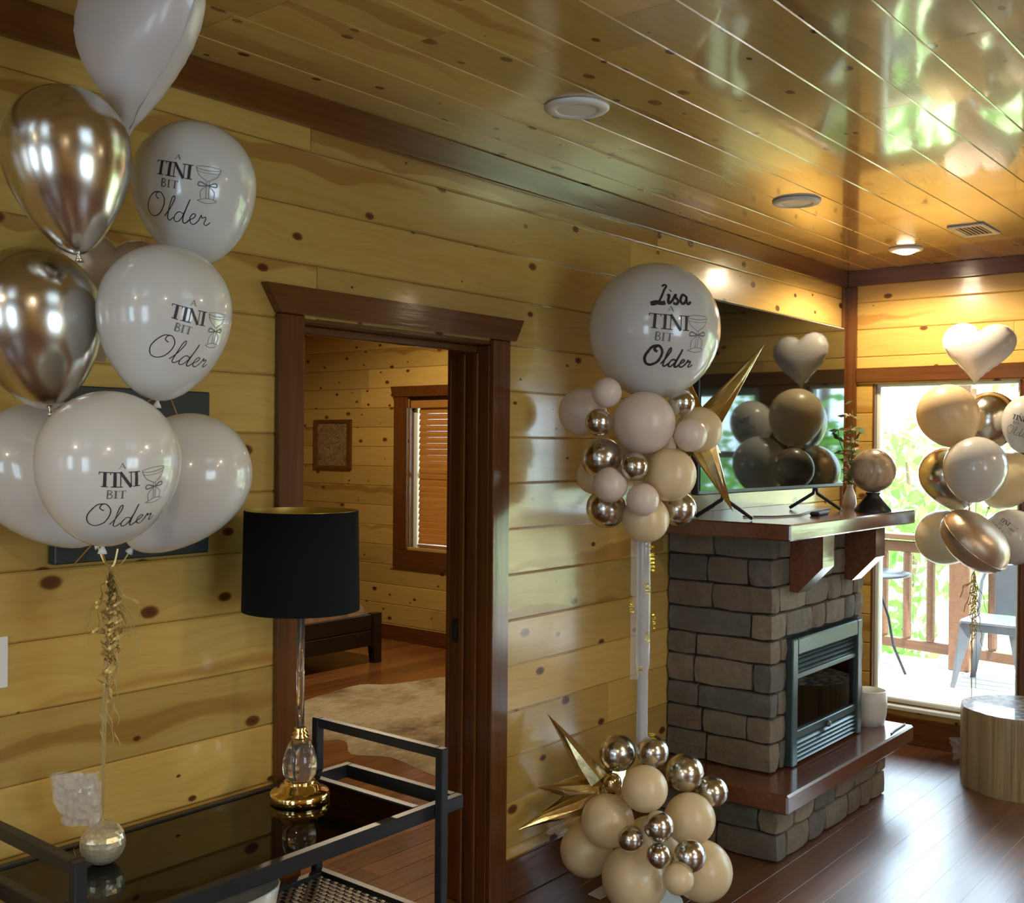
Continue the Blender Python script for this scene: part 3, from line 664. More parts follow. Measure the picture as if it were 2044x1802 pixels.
def railseg(ya, yb):
    for z0_, z1_, w_, n_ in ((.94, .985, .14, 'cap_rail'), (.84, .925, .04, 'top_rail'), (.09, .17, .05, 'bottom_rail')):
        pa = Vector((rx(ya), ya, (z0_+z1_)/2)); pb = Vector((rx(yb), yb, (z0_+z1_)/2)); d = pb-pa
        o = MB().bbox((-d.length/2, -w_/2, -(z1_-z0_)/2), (d.length/2, w_/2, (z1_-z0_)/2), .006).build(n_, 'rail', rl)
        o.location = (pa+pb)/2-Vector(rl.location); o.rotation_euler = (0, 0, math.atan2(d.y, d.x))
    y = ya+.17
    while y < yb-.08:
        o = MB().lathe([(.026, 0), (.034, .02), (.034, .65), (.026, .67)], 10, smooth=False).build('baluster', 'rail', rl); o.location = Vector((rx(y), y, .17))-Vector(rl.location); y += .19
for ya, yb in ((.09, 1.9), (-1.9, -.07), (-4.0, -2.05)): railseg(ya, yb)
for y in (.01, -1.975, 1.98):
    o = MB().bbox((-.075, -.075, .0), (.075, .075, 2.9 if y < 1 else 1.1), .008).build('post', 'rail', rl); o.location = (rx(y)-rl.location.x-.03, y, 0)
# patio chair
ch = thing('metal_patio_chair', (7.95, -.36, 0), 'grey sheet metal patio chair with splayed legs on the deck', 'chair')
sw = .2
seat = MB().bbox((-sw, -sw, .445), (sw, sw, .475), .012); seat.build('seat', 'steel_grey', ch)
MB().bbox((-sw+.01, -sw+.01, .395), (sw-.01, -sw+.02, .446), .002).bbox((-sw+.01, sw-.02, .395), (sw-.01, sw-.01, .446), .002).bbox((-sw+.01, -sw+.02, .395), (-sw+.02, sw-.02, .446), .002).bbox((sw-.02, -sw+.02, .395), (sw-.01, sw-.02, .446), .002).build('apron', 'steel_grey', ch)
for sx in (-1, 1):
    for sy in (-1, 1):
        lg = MB(); top = Vector((sx*(sw-.03), sy*(sw-.03), .40)); bot = Vector((sx*(sw+.04), sy*(sw+.04), 0))
        a1, a2 = (top+Vector((-sx*.06, 0, .03))), (top+Vector((0, -sy*.06, .03)))
        c = top+Vector((sx*.025, sy*.025, .04))
        b1, b2, b3 = bot+Vector((-sx*.03, 0, 0)), bot+Vector((0, -sy*.03, 0)), bot
        lg.add([a1, c, a2, b1, b3, b2], [(0, 1, 4, 3), (1, 2, 5, 4), (0, 3, 5, 2), (3, 4, 5), (0, 2, 1)]); lg.build('leg', 'steel_grey', ch)
bk = MB(); bk.tube([(sw-.02, -sw+.02, .46), (sw+.03, -sw+.03, .70), (sw+.06, -sw+.08, .86), (sw+.07, 0, .89), (sw+.06, sw-.08, .86), (sw+.03, sw-.03, .70), (sw-.02, sw-.02, .46)], .013, 8); bk.build('back_frame', 'steel_grey', ch)
MB().bbox((sw+.025, -.08, .47), (sw+.035, .08, .88), .003).build('back_splat', 'steel_grey', ch)
# far thin folding table leg by the railing
tb = thing('patio_table', (8.0, .62, 0), 'thin black metal patio table half hidden behind the fireplace', 'table')
MB().lathe([(.0, .70), (.34, .70), (.35, .71), (.34, .722), (0, .722)], 32).build('table_top', 'black_metal', tb)
for a in (20, 140, 260):
    c, s = math.cos(R_(a)), math.sin(R_(a))
    MB().tube([(c*.1, s*.1, .70), (c*.22, s*.22, .40), (c*.26, s*.26, .2), (c*.36, s*.36, .0)], .011, 8).build('leg', 'black_metal', tb)
# trees
def tree(x, y, zb, h, cr, n, seed, label, name='tree', leaf=.12):
    r = random.Random(seed); t = thing(name, (x, y, zb), label, 'tree', 'trees beyond the deck')
    MB().tube([(0, 0, 0), (r.uniform(-.1, .1), r.uniform(-.1, .1), h*.35), (r.uniform(-.2, .2), r.uniform(-.2, .2), h*.7), (0, 0, h*.95)], h*.018, 8, taper=.3).build('trunk', 'bark', t)
    fm = MB(); vs = []; fs_ = []
    lobes = [(Vector((r.uniform(-1, 1)*cr*.7, r.uniform(-1, 1)*cr*.7, h*r.uniform(.25, 1.0))), cr*r.uniform(.3, .62)) for _ in range(16)]
    for i in range(n):
        c, lr = r.choice(lobes); d = Vector((r.gauss(0, 1), r.gauss(0, 1), r.gauss(0, 1))).normalized()*lr*(r.random()**.45)
        p = c+Vector((d.x, d.y, d.z*.7)); a = Vector((r.gauss(0, 1), r.gauss(0, 1), r.gauss(0, .6))).normalized(); b = a.orthogonal().normalized(); q = a.cross(b); an = r.uniform(0, 6.28)
        u = (b*math.cos(an)+q*math.sin(an)); w = (q*math.cos(an)-b*math.sin(an)); s = leaf*r.uniform(.6, 1.3)
        o = len(vs); vs += [p-u*s, p-w*s*.4, p+u*s, p+w*s*.4]; fs_.append((o, o+1, o+2, o+3))
    fm.add(vs, fs_); fo = fm.build('foliage', 'leaf', t); fo['kind'] = 'stuff'
    return t
tree(13.5, 2.2, -2.6, 4.3, 1.4, 900, 1, 'low leafy green tree close beyond the deck railing')
tree(19.0, 3.2, -2.6, 5.4, 1.7, 600, 2, 'sparse green tree farther down the hillside')
tree(16.0, -.2, -2.6, 6.2, 1.5, 600, 3, 'slender green tree seen past the metal patio chair')
tree(26, 9.5, -2.6, 9.0, 2.2, 700, 4, 'distant tall tree at the edge of the clearing')
tree(14.5, -4.6, -2.6, 8.0, 2.2, 3200, 5, 'tall dense green tree seen through the glazed deck door')
tree(13.0, -10.5, -2.6, 8.5, 2.3, 2600, 6, 'leafy tree at the far side of the deck')

# ================================================================== FIREPLACE
FC = dict(x0=4.13, x1=5.135, y=-.50, z0=.297, z1=1.283)
fp = thing('stone_fireplace', (4.6, -.3, 0), 'grey stacked stone fireplace with wooden mantel and raised hearth', 'fireplace')
bw(MB().box((4.0, -.585, 0), (5.14, -.001, .219)), 'mortar_base', 'mortar', fp)
cx0, cx1, cy_ = FC['x0']+.022, FC['x1']-.022, FC['y']+.022
FB = (4.33, 5.0, .33, .80)     # firebox opening
core = MB().box((cx0, cy_, .298), (FB[0], -.001, 1.283)).box((FB[1], cy_, .298), (cx1, -.001, 1.283)).box((FB[0], cy_, FB[3]), (FB[1], -.001, 1.283)).box((FB[0], -.12, .298), (FB[1], -.001, FB[3])).box((FB[0], cy_, .298), (FB[1], -.12, FB[2]))
bw(core, 'mortar_core', 'mortar', fp)
def stone(x0, x1, y0, y1, z0, z1, seed):
    """rough block: subdivided box with bulged, uneven faces"""
    r = random.Random(seed); c = Vector(((x0+x1)/2, (y0+y1)/2, (z0+z1)/2)); h = Vector(((x1-x0)/2, (y1-y0)/2, (z1-z0)/2))
    nx, ny, nz = (3 if h.x > .05 else 2), (3 if h.y > .05 else 2), 2
    vs = {}; mbs = MB(); fl = []
    def vid(i, j, k):
        if (i, j, k) not in vs:
            u = Vector((2*i/nx-1, 2*j/ny-1, 2*k/nz-1)); p = Vector((u.x*h.x, u.y*h.y, u.z*h.z))
            ed = sum(1 for q in u if abs(abs(q)-1) < 1e-6)
            sh = {1: .001, 2: -.0022, 3: -.006}.get(ed, 0)
            for a in range(3):
                if abs(abs(u[a])-1) < 1e-6: p[a] += (sh+r.uniform(-.004, .003)*(.4 if a == 2 else 1))*(1 if u[a] > 0 else -1)
            vs[(i, j, k)] = len(fl); fl.append(p)
        return vs[(i, j, k)]
    F_ = []
    for i in range(nx):
        for j in range(ny): F_ += [[vid(i, j, 0), vid(i, j+1, 0), vid(i+1, j+1, 0), vid(i+1, j, 0)], [vid(i, j, nz), vid(i+1, j, nz), vid(i+1, j+1, nz), vid(i, j+1, nz)]]
    for i in range(nx):
        for k in range(nz): F_ += [[vid(i, 0, k), vid(i+1, 0, k), vid(i+1, 0, k+1), vid(i, 0, k+1)], [vid(i, ny, k), vid(i, ny, k+1), vid(i+1, ny, k+1), vid(i+1, ny, k)]]
    for j in range(ny):
        for k in range(nz): F_ += [[vid(0, j, k), vid(0, j, k+1), vid(0, j+1, k+1), vid(0, j+1, k)], [vid(nx, j, k), vid(nx, j+1, k), vid(nx, j+1, k+1), vid(nx, j, k+1)]]
    mbs.add(fl, F_, False); o = mbs.build('stone', 'stone'); o.parent = fp; o.location = c-Vector(fp.location); return o
rs = random.Random(77); sid = 0; G = .0035
def stone_faces(x0, x1, yf, z0, z1, rows, dp=.05, skip=None):
    """courses round left side, front and right side; corner stones wrap alternately"""
    global sid
    zz = [z0]
    hs = [rs.uniform(.85, 1.15) for _ in range(rows)]; sc = (z1-z0)/sum(hs)
    for h in hs: zz.append(zz[-1]+h*sc)
    for k in range(rows):
        za, zb = zz[k]+G/2, zz[k+1]-G/2
        # corner blocks wrap round the edge, long side alternating
        lf, ls = (rs.uniform(.15, .22), rs.uniform(.08, .12)) if k % 2 else (rs.uniform(.075, .105), rs.uniform(.24, .36))
        rf, rsd = (rs.uniform(.075, .105), rs.uniform(.24, .36)) if k % 2 else (rs.uniform(.12, .18), rs.uniform(.08, .12))
        def put(a0, a1, b0, b1):
            global sid
            sid += 1
            if skip and b0 < yf+.001 and not (a1 <= skip[0] or a0 >= skip[1] or zb <= skip[2] or za >= skip[3]):
                if a0 < skip[0]-.02: stone(a0, skip[0], b0, b1, za, zb, sid)
                if a1 > skip[1]+.02: stone(skip[1], a1, b0, b1, za, zb, sid)
                return
            stone(a0, a1, b0, b1, za, zb, sid)
        if skip and za < skip[3]: lf = min(lf, skip[0]-x0-.004); rf = min(rf, x1-skip[1]-.004)
        put(x0, x0+lf, yf, yf+ls); put(x1-rf, x1, yf, yf+rsd)
        for xa, y in ((x0, yf+ls+G), (x1-dp, yf+rsd+G)):
            while y < -.012:
                e = min(y+rs.uniform(.17, .36), -.006)
                if -.006-e < .09: e = -.006
                put(xa, xa+dp, y, e); y = e+G
        x = x0+lf+G; xe = x1-rf-G
        while x < xe-.01:
            e = min(x+rs.uniform(.14, .30), xe)
            if xe-e < .08: e = xe
            put(x, e, yf, yf+dp); x = e+G
stone_faces(FC['x0'], FC['x1'], FC['y'], .300, 1.282, 9, skip=(4.285, 5.045, .30, .835))
stone_faces(3.98, 5.16, -.605, .002, .218, 2)
hs = MB().bbox((3.93, -.67, .2195), (5.352, -.001, .297), .008); h_o = bw(hs, 'hearth_slab', 'mantel', fp)
mn = MB().bbox((3.93, -.67, 1.284), (5.34, -.001, 1.349), .006)
bw(mn, 'mantel_shelf', 'mantel', fp)
for a, b in (((4.03, -.60), (5.24, -.07)),):
    pass
for xa in (4.30, 4.89):
    bw(MB().prism([(-.499, 1.283), (-.499, 1.04), (-.535, 1.035), (-.645, 1.15), (-.645, 1.283)], xa, xa+.115, 'x'), 'corbel', 'mantel', fp)
# gas insert
yf = -.527
ins = MB()
xo0, xo1, zo0, zo1 = 4.282, 5.046, .300, .838
fr_ = .052
for a, b in (((xo0, yf, zo0), (xo0+fr_, -.47, zo1)), ((xo1-fr_, yf, zo0), (xo1, -.47, zo1)), ((xo0+fr_, yf, zo1-.07), (xo1-fr_, -.47, zo1))): ins.bbox(a, b, .005)
bw(ins, 'insert_surround', 'fire_metal', fp, 'dark grey green metal surround of the gas insert')
for k in range(4):
    z = .752-k*.021
    bw(MB().prism([(yf+.012, z), (yf+.03, z+.014), (yf+.034, z+.011), (yf+.016, z-.004)], xo0+fr_, xo1-fr_, 'x'), 'louver', 'fire_metal', fp)
for k in range(5):
    z = .312+k*.019
    bw(MB().prism([(yf+.006, z), (yf+.022, z+.013), (yf+.026, z+.010), (yf+.010, z-.003)], xo0+fr_, xo1-fr_, 'x'), 'louver', 'fire_metal', fp)
bw(MB().bbox((xo0+fr_, yf+.01, .662), (xo1-fr_, yf+.035, .684), .003).bbox((xo0+fr_, yf+.008, .408), (xo1-fr_, yf+.035, .442), .003), 'glass_rail', 'fire_metal', fp)
bw(MB().box((xo0+fr_, yf+.022, .442), (xo1-fr_, yf+.026, .662)), 'glass_front', 'fireglass', fp)
bw(MB().lathe([(.0, 0), (.014, 0), (.014, .012), (.009, .016), (0, .016)], 16, origin=(4.66, yf+.008, .415), axis=(0, -1, 0)), 'knob', 'steel_grey', fp)
fbx = MB().box((FB[0]+.001, -.47, .44), (FB[1]-.001, -.125, .445)).box((FB[0]+.001, -.135, .33), (FB[1]-.001, -.125, .79)).box((FB[0]+.001, -.47, .33), (FB[0]+.01, -.135, .79)).box((FB[1]-.01, -.47, .33), (FB[1]-.001, -.135, .79))
bw(fbx, 'firebox', 'fire_dark', fp)
for i, (a, b, r) in enumerate((((4.42, -.30, .47), (4.9, -.27, .48), .032), ((4.45, -.38, .475), (4.66, -.22, .53), .026), ((4.70, -.37, .475), (4.88, -.22, .54), .027), ((4.52, -.33, .535), (4.8, -.36, .54), .022))):
    p = [Vector(a).lerp(Vector(b), q/4)+Vector((0, rs.uniform(-.008, .008), rs.uniform(-.006, .006))) for q in range(5)]
    bw(MB().tube(p, r, 9), 'fire_log', 'ash', fp)

# ================================================================== TV and mantel things
TVY = -.355
tv = thing('television', (4.50, TVY, 1.349), 'large flat black television standing on the mantel', 'television')
tx0, tx1, tz0, tz1 = 3.775, 5.220, 1.456, 2.242
bw(MB().bbox((tx0, TVY, tz0), (tx1, TVY+.038, tz1), .005), 'bezel', 'black_plastic', tv)
bw(MB().box((tx0+.008, TVY-.0025, tz0+.018), (tx1-.008, TVY-.0002, tz1-.008)), 'screen', 'screen', tv)
bw(MB().bbox((tx0+.25, TVY+.038, tz0+.05), (tx1-.25, TVY+.075, tz0+.45), .012), 'back_housing', 'black_plastic', tv)
for xc in (4.02, 4.93):
    lg = MB()
    lg.tube([(xc, TVY+.02, tz0+.03), (xc, TVY+.01, 1.43), (xc+.02, TVY-.10, 1.357)], .008, 6); lg.tube([(xc, TVY+.02, tz0+.03), (xc, TVY+.03, 1.43), (xc-.02, TVY+.14, 1.357)], .008, 6)
    bw(lg, 'foot', 'black_metal', tv)
rc = thing('remote_control', (4.60, -.50, 1.349), 'black remote control lying on the mantel', 'remote control')
o = MB().bbox((-.085, -.022, 0), (.085, .022, .017), .006).build('body', 'black_plastic', rc)
b_ = MB()
for i in range(5):
    for j in range(3): b_.bbox((-.06+i*.022, -.013+j*.011, .0168), (-.048+i*.022, -.006+j*.011, .0185), .0005)
b_.build('buttons', 'steel_grey', rc)
rc.rotation_euler = (0, 0, R_(8))
cbl = MB().tube([(4.2, -.33, 1.353), (4.3, -.42, 1.353), (4.45, -.46, 1.353), (4.7, -.40, 1.353), (4.9, -.36, 1.353), (5.1, -.34, 1.353)], .0035, 6).build('power_cable', 'black_plastic'); tag(cbl, 'thin black cable trailing across the mantel below the television', 'cable')

bs_ = dep(1743, 926, 5.145)
st = thing('decor_stand', (bs_.x, bs_.y, 1.349), 'dark tapered stand under the marbled sphere on the mantel', 'stand')
MB().lathe([(.085, 0), (.085, .008), (.05, .05), (.028, .075), (.035, .088), (.0, .088)], 20).build('tapered_base', 'black_plastic', st)
sp = MB().sphere((0, 0, 0), .104, 32, 20).build('decor_sphere', 'marble'); sp.location = (bs_.x, bs_.y, 1.349+.088+.1045); tag(sp, 'brown and cream marbled sphere on the mantel end', 'sphere')
# leafy sprigs beside the television
vz = thing('leafy_sprig', (5.292, -.36, 1.349), 'spray of faux eucalyptus and dried leaves beside the television', 'plant')
MB().lathe([(.028, 0), (.034, .02), (.03, .06), (.014, .10), (.016, .115)], 20).build('bud_vase', 'pot', vz)
r = random.Random(9)
for k in range(6):
    a = r.uniform(0, 6.28); tip = Vector((math.cos(a)*.03, math.sin(a)*.06-.03, .56*r.uniform(.65, 1.1)))
    pts = [Vector((0, 0, .08)).lerp(tip, q/6)+Vector((math.sin(q*1.3+k)*.012, math.cos(q+k)*.01, 0)) for q in range(7)]
    MB().tube(pts, .002, 5).build('stem', 'leaf_dark', vz)
    lf = MB()
    for p in pts[1:]:
        for _ in range(3):
            d = Vector((r.gauss(0, 1), r.gauss(0, 1), r.gauss(.2, .5))).normalized(); w = d.orthogonal().normalized(); s = r.uniform(.03, .055)
            lf.add([p, p+d*s*.5+w*s*.22, p+d*s, p+d*s*.5-w*s*.22], [(0, 1, 2, 3)])
    lf.build('leaves', 'leaf_dark' if k % 3 else 'dry_leaf', vz)
# pot on hearth
pt = thing('ceramic_pot', (5.238, -.49, .297), 'white ceramic pot on the right end of the hearth', 'pot')
MB().lathe([(.0, .0), (.072, .0), (.082, .05), (.085, .11), (.081, .165), (.075, .167), (.077, .11), (.071, .03), (0, .025)], 32).build('pot_body', 'pot', pt)
pk = MB().tube([(5.10, -.648, .3015), (5.17, -.640, .3015), (5.33, -.635, .3015)], .004, 6).build('hearth_cord', 'black_plastic'); tag(pk, 'thin black cord lying on the hearth slab', 'cord')

# ================================================================== CONSOLE CART, LAMP
TZ = .695
ct = thing('console_cart', (1.58, -.27, 0), 'black metal console cart with smoked glass top by the doorway', 'cart')
q = .026
cx_l, cx_r = .965, 2.215      # frame ends
yf_, yb_ = -.515, -.047
def bar(a, b, name='frame_bar'): return bw(MB().bbox(a, b, .0025), name, 'black_metal', ct)
bar((cx_l, yf_, TZ-.038), (cx_r, yf_+q, TZ)); bar((cx_l, yb_-q, TZ-.038), (cx_r, yb_, TZ))
for xx in (cx_l, 1.12, 2.045, cx_r-q): bar((xx, yf_+q, TZ-.038), (xx+q, yb_-q, TZ))
def leg(x, y): bar((x, y, .05), (x+q, y+q, .846), 'leg')
XL, XR = 1.075, 2.098
for xx in (XL, XR):
    bar((xx, yf_-q, .05), (xx+q, yf_-.0005, .846), 'leg'); bar((xx, yb_+.0005, .05), (xx+q, yb_+q, .846), 'leg')
    bar((xx, yf_-.0005, .846-q), (xx+q, yb_+.0005, .846), 'handle_rail')
    bar((xx, yf_-.0005, .405-.03), (xx+q, yb_+.0005, .405), 'frame_bar')
    for yy in (yf_-q/2, yb_+q/2):
        bw(MB().lathe([(.0, -.008), (.022, -.008), (.025, -.004), (.025, .004), (.022, .008), (0, .008)], 20, origin=(xx+q/2, yy, .025), axis=(0, 1, 0)), 'caster', 'black_plastic', ct)
bw(MB().box((1.146, yf_+q, TZ-.012), (2.045, yb_-q, TZ-.004)), 'glass_top', 'smoked', ct, 'smoked glass top')
# woven lower shelf
bar((XL+q, yf_, .375), (XR, yf_+q, .405)); bar((XL+q, yb_-q, .375), (XR, yb_, .405))
wv = MB(); n1 = 56; n2 = 26
x0_, x1_, y0_, y1_ = XL+q, XR, yf_+q, yb_-q
for j in range(n2):
    y = y0_+(j+.5)*(y1_-y0_)/n2; pts = []
    for i in range(n1*2+1):
        x = x0_+i*(x1_-x0_)/(n1*2); pts.append(Vector((x, y, .392+.004*math.sin(math.pi*(i/2.0)+math.pi*j))))
    wv.strip(pts, .013, side=(0, 1, 0))
wvo = bw(wv, 'woven_shelf', 'rattan', ct, 'grey brown woven shelf panel'); wvo['kind'] = 'stuff'
wf = MB()
for i in range(n1):
    x = x0_+(i+.5)*(x1_-x0_)/n1; wf.box((x-.0025, y0_, .3905), (x+.0025, y1_, .3935))
wfo = bw(wf, 'shelf_spokes', 'black_plastic', ct); wfo['kind'] = 'stuff'
# black box and cream dish on the lower shelf
bx_ = MB().bbox((1.16, -.46, .405), (1.70, -.06, .47), .01).build('storage_box', 'black_plastic'); tag(bx_, 'flat black box on the lower shelf of the cart', 'box')
ds = thing('cream_dish', (1.45, -.24, .4712), 'long cream ceramic dish under the smoked glass top', 'dish')
def loaf(L, Wd, z0, z1, n=40, flare=.05, th=.012):
    mbx = MB(); prof = [(0, z0, .0), (.80, z0, 1), (.90, z0+.012, 1), (1.0, z1, 1), (.96, z1+.002, 1), (.87, z0+.016, 1), (.0, z0+.014, 0)]
    vs = []; fs_ = []
    for s_, z, _ in prof:
        for i in range(n):
            t = 2*math.pi*i/n; c, s = math.cos(t), math.sin(t)
            e = .5; px_ = math.copysign(abs(c)**e, c)*(L-(1-s_)*.12 if s_ > 0 else 0); py_ = math.copysign(abs(s)**e, s)*(Wd-(1-s_)*.12 if s_ > 0 else 0)
            vs.append((px_, py_, z))
    for k in range(len(prof)-1):
        for i in range(n): fs_.append((k*n+i, k*n+(i+1) % n, (k+1)*n+(i+1) % n, (k+1)*n+i))
    return mbx.add(vs, fs_, True)
loaf(.30, .14, 0, .085).build('dish_body', 'cream', ds)

lp_ = at(598, 1598, 'z', TZ-.004)
lm = thing('table_lamp', (lp_.x, lp_.y, TZ-.0038), 'brass and crystal table lamp with black drum shade on the cart', 'lamp')
MB().lathe([(0, 0), (.077, 0), (.079, .003), (.079, .024), (.076, .028), (.060, .030), (.055, .034), (.050, .046), (.040, .050), (.042, .056), (.034, .060), (0, .060)], 40).build('base', 'brass', lm)
MB().lathe([(0, .059), (.036, .060), (.043, .072), (.046, .092), (.044, .115), (.037, .140), (.027, .158), (.019, .168), (0, .168)], 36).build('crystal_body', 'crystal', lm)
MB().lathe([(.0, .167), (.020, .168), (.024, .173), (.016, .178), (.021, .184), (.013, .190), (.017, .196), (.011, .200), (0, .201)], 32).build('brass_rings', 'brass', lm)
MB().lathe([(0, .199), (.011, .200), (.0105, .34), (.012, .345), (.0105, .35), (.0105, .49), (0, .49)], 24).build('crystal_stem', 'crystal', lm)
MB().lathe([(0, .488), (.014, .489), (.033, .498), (.034, .507), (.024, .513), (.013, .52), (.013, .60), (0, .60)], 32).build('collar', 'brass', lm)
SR0, SR1, Z0, Z1 = .156, .151, .513, .778
sh = MB().lathe([(SR0, Z0), (SR1, Z1)], 64, caps=False); sh.lathe([(SR1-.0022, Z1), (SR0-.0022, Z0)], 64, caps=False)
MB().lathe([(SR0, Z0), (SR1, Z1), (SR1-.002, Z1)], 64, caps=False).build('shade', 'shade', lm)
MB().lathe([(SR1-.002, Z1+.0005), (SR0-.002, Z0), (SR0, Z0)], 64, caps=False).build('shade_lining', 'gold_lining', lm)
sp_ = MB()
for a in (0, 120, 240): sp_.tube([(0, 0, .60), (math.cos(R_(a))*(SR0-.004), math.sin(R_(a))*(SR0-.004), .60)], .0025, 6)
sp_.build('spider', 'brass', lm)
MB().lathe([(0, .60), (.02, .60), (.02, .64), (.03, .67), (.028, .695), (0, .71)], 20).build('bulb', 'pot', lm)

# ================================================================== wall things
pc = thing('canvas_picture', (1.515, -.002, 1.357), 'dark green canvas picture with thin gold lines behind the balloons', 'picture')
bw(MB().bbox((1.302, -.034, 1.357), (1.730, -.0015, 1.782), .003), 'canvas', 'picture_dark', pc)
gl = MB()
for (xa, za), (xb, zb) in (((1.60, 1.782), (1.685, 1.60)), ((1.302, 1.50), (1.45, 1.70)), ((1.45, 1.70), (1.60, 1.782)), ((1.35, 1.357), (1.52, 1.52)), ((1.52, 1.52), (1.73, 1.44))):
    gl.strip([(xa, -.0348, za), (xb, -.0348, zb)], .004, side=(zb-za, 0, -(xb-xa)))
bw(gl, 'gold_lines', 'foil_gold', pc)
sw_ = thing('light_switch', (1.17, -.002, 1.14), 'cream light switch plate beside the dark picture', 'switch')
bw(MB().bbox((1.125, -.008, 1.082), (1.205, -.0012, 1.2), .002), 'cover_plate', 'white_plastic', sw_)
bw(MB().bbox((1.15, -.013, 1.11), (1.18, -.0078, 1.172), .002), 'rocker', 'white_plastic', sw_)
# bedroom picture
bp_ = thing('framed_print', (BX, 4.81, 1.42), 'small brown patterned print in a dark frame on the bedroom wall', 'picture')
ya, yb2, za, zb2 = 4.567, 5.053, 1.421, 1.857
for a, b in (((BX-.025, ya, za), (BX-.0012, ya+.05, zb2)), ((BX-.025, yb2-.05, za), (BX-.0012, yb2, zb2)), ((BX-.025, ya+.05, za), (BX-.0012, yb2-.05, za+.03)), ((BX-.025, ya+.05, zb2-.03), (BX-.0012, yb2-.05, zb2))):
    bw(MB().bbox(a, b, .003), 'frame', 'trim', bp_)
bw(MB().box((BX-.014, ya+.045, za+.025), (BX-.003, yb2-.045, zb2-.025)), 'print', 'art', bp_)
# bed
bd = thing('bed', (5.0, 3.5, 0), 'dark wooden bed with tan quilt in the bedroom', 'bed')
bx0, bx1, byf = 4.2, 5.735, 3.44
for xx in (bx0, bx1-.085):
    bw(MB().prism([(xx, .0) if xx == bx0 else (xx+.02, .0), (xx+.085, 0), (xx+.085, .375), (xx, .375), (xx-.0, .12)], byf, byf+.06, 'y'), 'leg', 'darkwood', bd)
for za, zb2 in ((.255, .37), (.135, .25)): bw(MB().bbox((bx0+.086, byf+.012, za), (bx1-.086, byf+.045, zb2), .004), 'footboard_panel', 'darkwood', bd)
bw(MB().bbox((bx0+.02, byf+.061, .14), (bx0+.05, 5.5, .30), .004), 'side_rail', 'darkwood', bd); bw(MB().bbox((bx1-.05, byf+.061, .14), (bx1-.02, 5.5, .30), .004), 'side_rail', 'darkwood', bd)
bw(MB().bbox((bx0, 5.5, .0), (bx1, 5.56, 1.1), .006), 'headboard', 'darkwood', bd)
qm = MB(); nx_, ny_ = 26, 26; vs = []; r = random.Random(5)
for j in range(ny_+1):
    for i in range(nx_+1):
        u = i/nx_; v = j/ny_; ex = min(u, 1-u)*nx_/3.5; ey = v*ny_/4.0
        hgt = .31+.27*min(1, ex)**.45*min(1, .25+.75*ey)**.5 + .012*math.sin(i*1.7+j*.6)*math.sin(j*.9)
        if j == 0: hgt = .31
        vs.append((bx0+.01+u*(bx1-bx0-.0), byf+.066+v*(5.49-byf-.066), hgt))
qm.add(vs, [(j*(nx_+1)+i, j*(nx_+1)+i+1, (j+1)*(nx_+1)+i+1, (j+1)*(nx_+1)+i) for j in range(ny_) for i in range(nx_)], True)
bw(qm, 'quilt', 'quilt', bd)
# cowhide rug
rug = MB(); out = [(4.52, 2.90), (4.80, 2.96), (5.1, 2.99), (5.25, 2.84), (5.62, 2.74), (5.95, 2.55), (5.9, 2.25), (5.55, 2.0), (5.2, 1.75), (4.9, 1.35), (4.75, 1.05), (4.45, .93), (4.1, 1.0), (3.95, 1.12), (3.97, 1.35), (4.02, 1.6), (3.93, 1.80), (4.08, 2.02), (3.97, 2.17), (4.1, 2.4), (4.15, 2.7)]
ctr = Vector((4.7, 2.05)); dn = []
for i in range(len(out)):
    p0, p1, p2, p3 = [Vector(out[(i+k) % len(out)]) for k in (-1, 0, 1, 2)]
    for s in range(4):
        t = s/4; dn.append(.5*((2*p1)+(-p0+p2)*t+(2*p0-5*p1+4*p2-p3)*t*t+(-p0+3*p1-3*p2+p3)*t**3))
n = len(dn); vs = [(ctr.x, ctr.y, .010)]; fs_ = []
rings = [.25, .5, .75, .95, 1.0]
for k, s in enumerate(rings):
    for p in dn: vs.append((ctr.x+(p.x-ctr.x)*s, ctr.y+(p.y-ctr.y)*s, .010 if k < 4 else .0012))
fs_ += [(0, 1+i, 1+(i+1) % n) for i in range(n)]
for k in range(len(rings)-1):
    for i in range(n): fs_.append((1+k*n+i, 1+(k+1)*n+i, 1+(k+1)*n+(i+1) % n, 1+k*n+(i+1) % n))
rg_ = rug.add(vs, fs_, True).build('cowhide_rug', 'hide'); tag(rg_, 'pale cowhide rug with brown patches on the bedroom floor', 'rug')

# ================================================================== LOG STUMP
stx, sty, SRR, SH = 5.69, -1.085, .285, .385
sm_ = thing('log_stump', (stx, sty, 0), 'round golden log slice side table beside the window', 'side table')
mb = MB(); n = 72; r = random.Random(4); prof = []
rad = [1+.012*math.sin(9*2*math.pi*i/n)+.010*math.sin(23*2*math.pi*i/n+1)+r.uniform(-.004, .004) for i in range(n)]
vs = []
for z, s in ((0, .985), (.02, 1), (SH-.02, 1), (SH, .985)):
    for i in range(n):
        t = 2*math.pi*i/n; vs.append((math.cos(t)*SRR*rad[i]*s, math.sin(t)*SRR*rad[i]*s, z))
mb.add(vs, [(k*n+i, k*n+(i+1) % n, (k+1)*n+(i+1) % n, (k+1)*n+i) for k in range(3) for i in range(n)], True)
mb.v = [(v[2], v[1], -v[0]) for v in mb.v]; me = mb.mesh('bark_side')
o = bpy.data.objects.new('bark_side', me); me.materials.append(M['log_v'] if 'log_v' in M else M['log']); COL.objects.link(o); o.parent = sm_; o.rotation_euler = (0, R_(-90), 0)
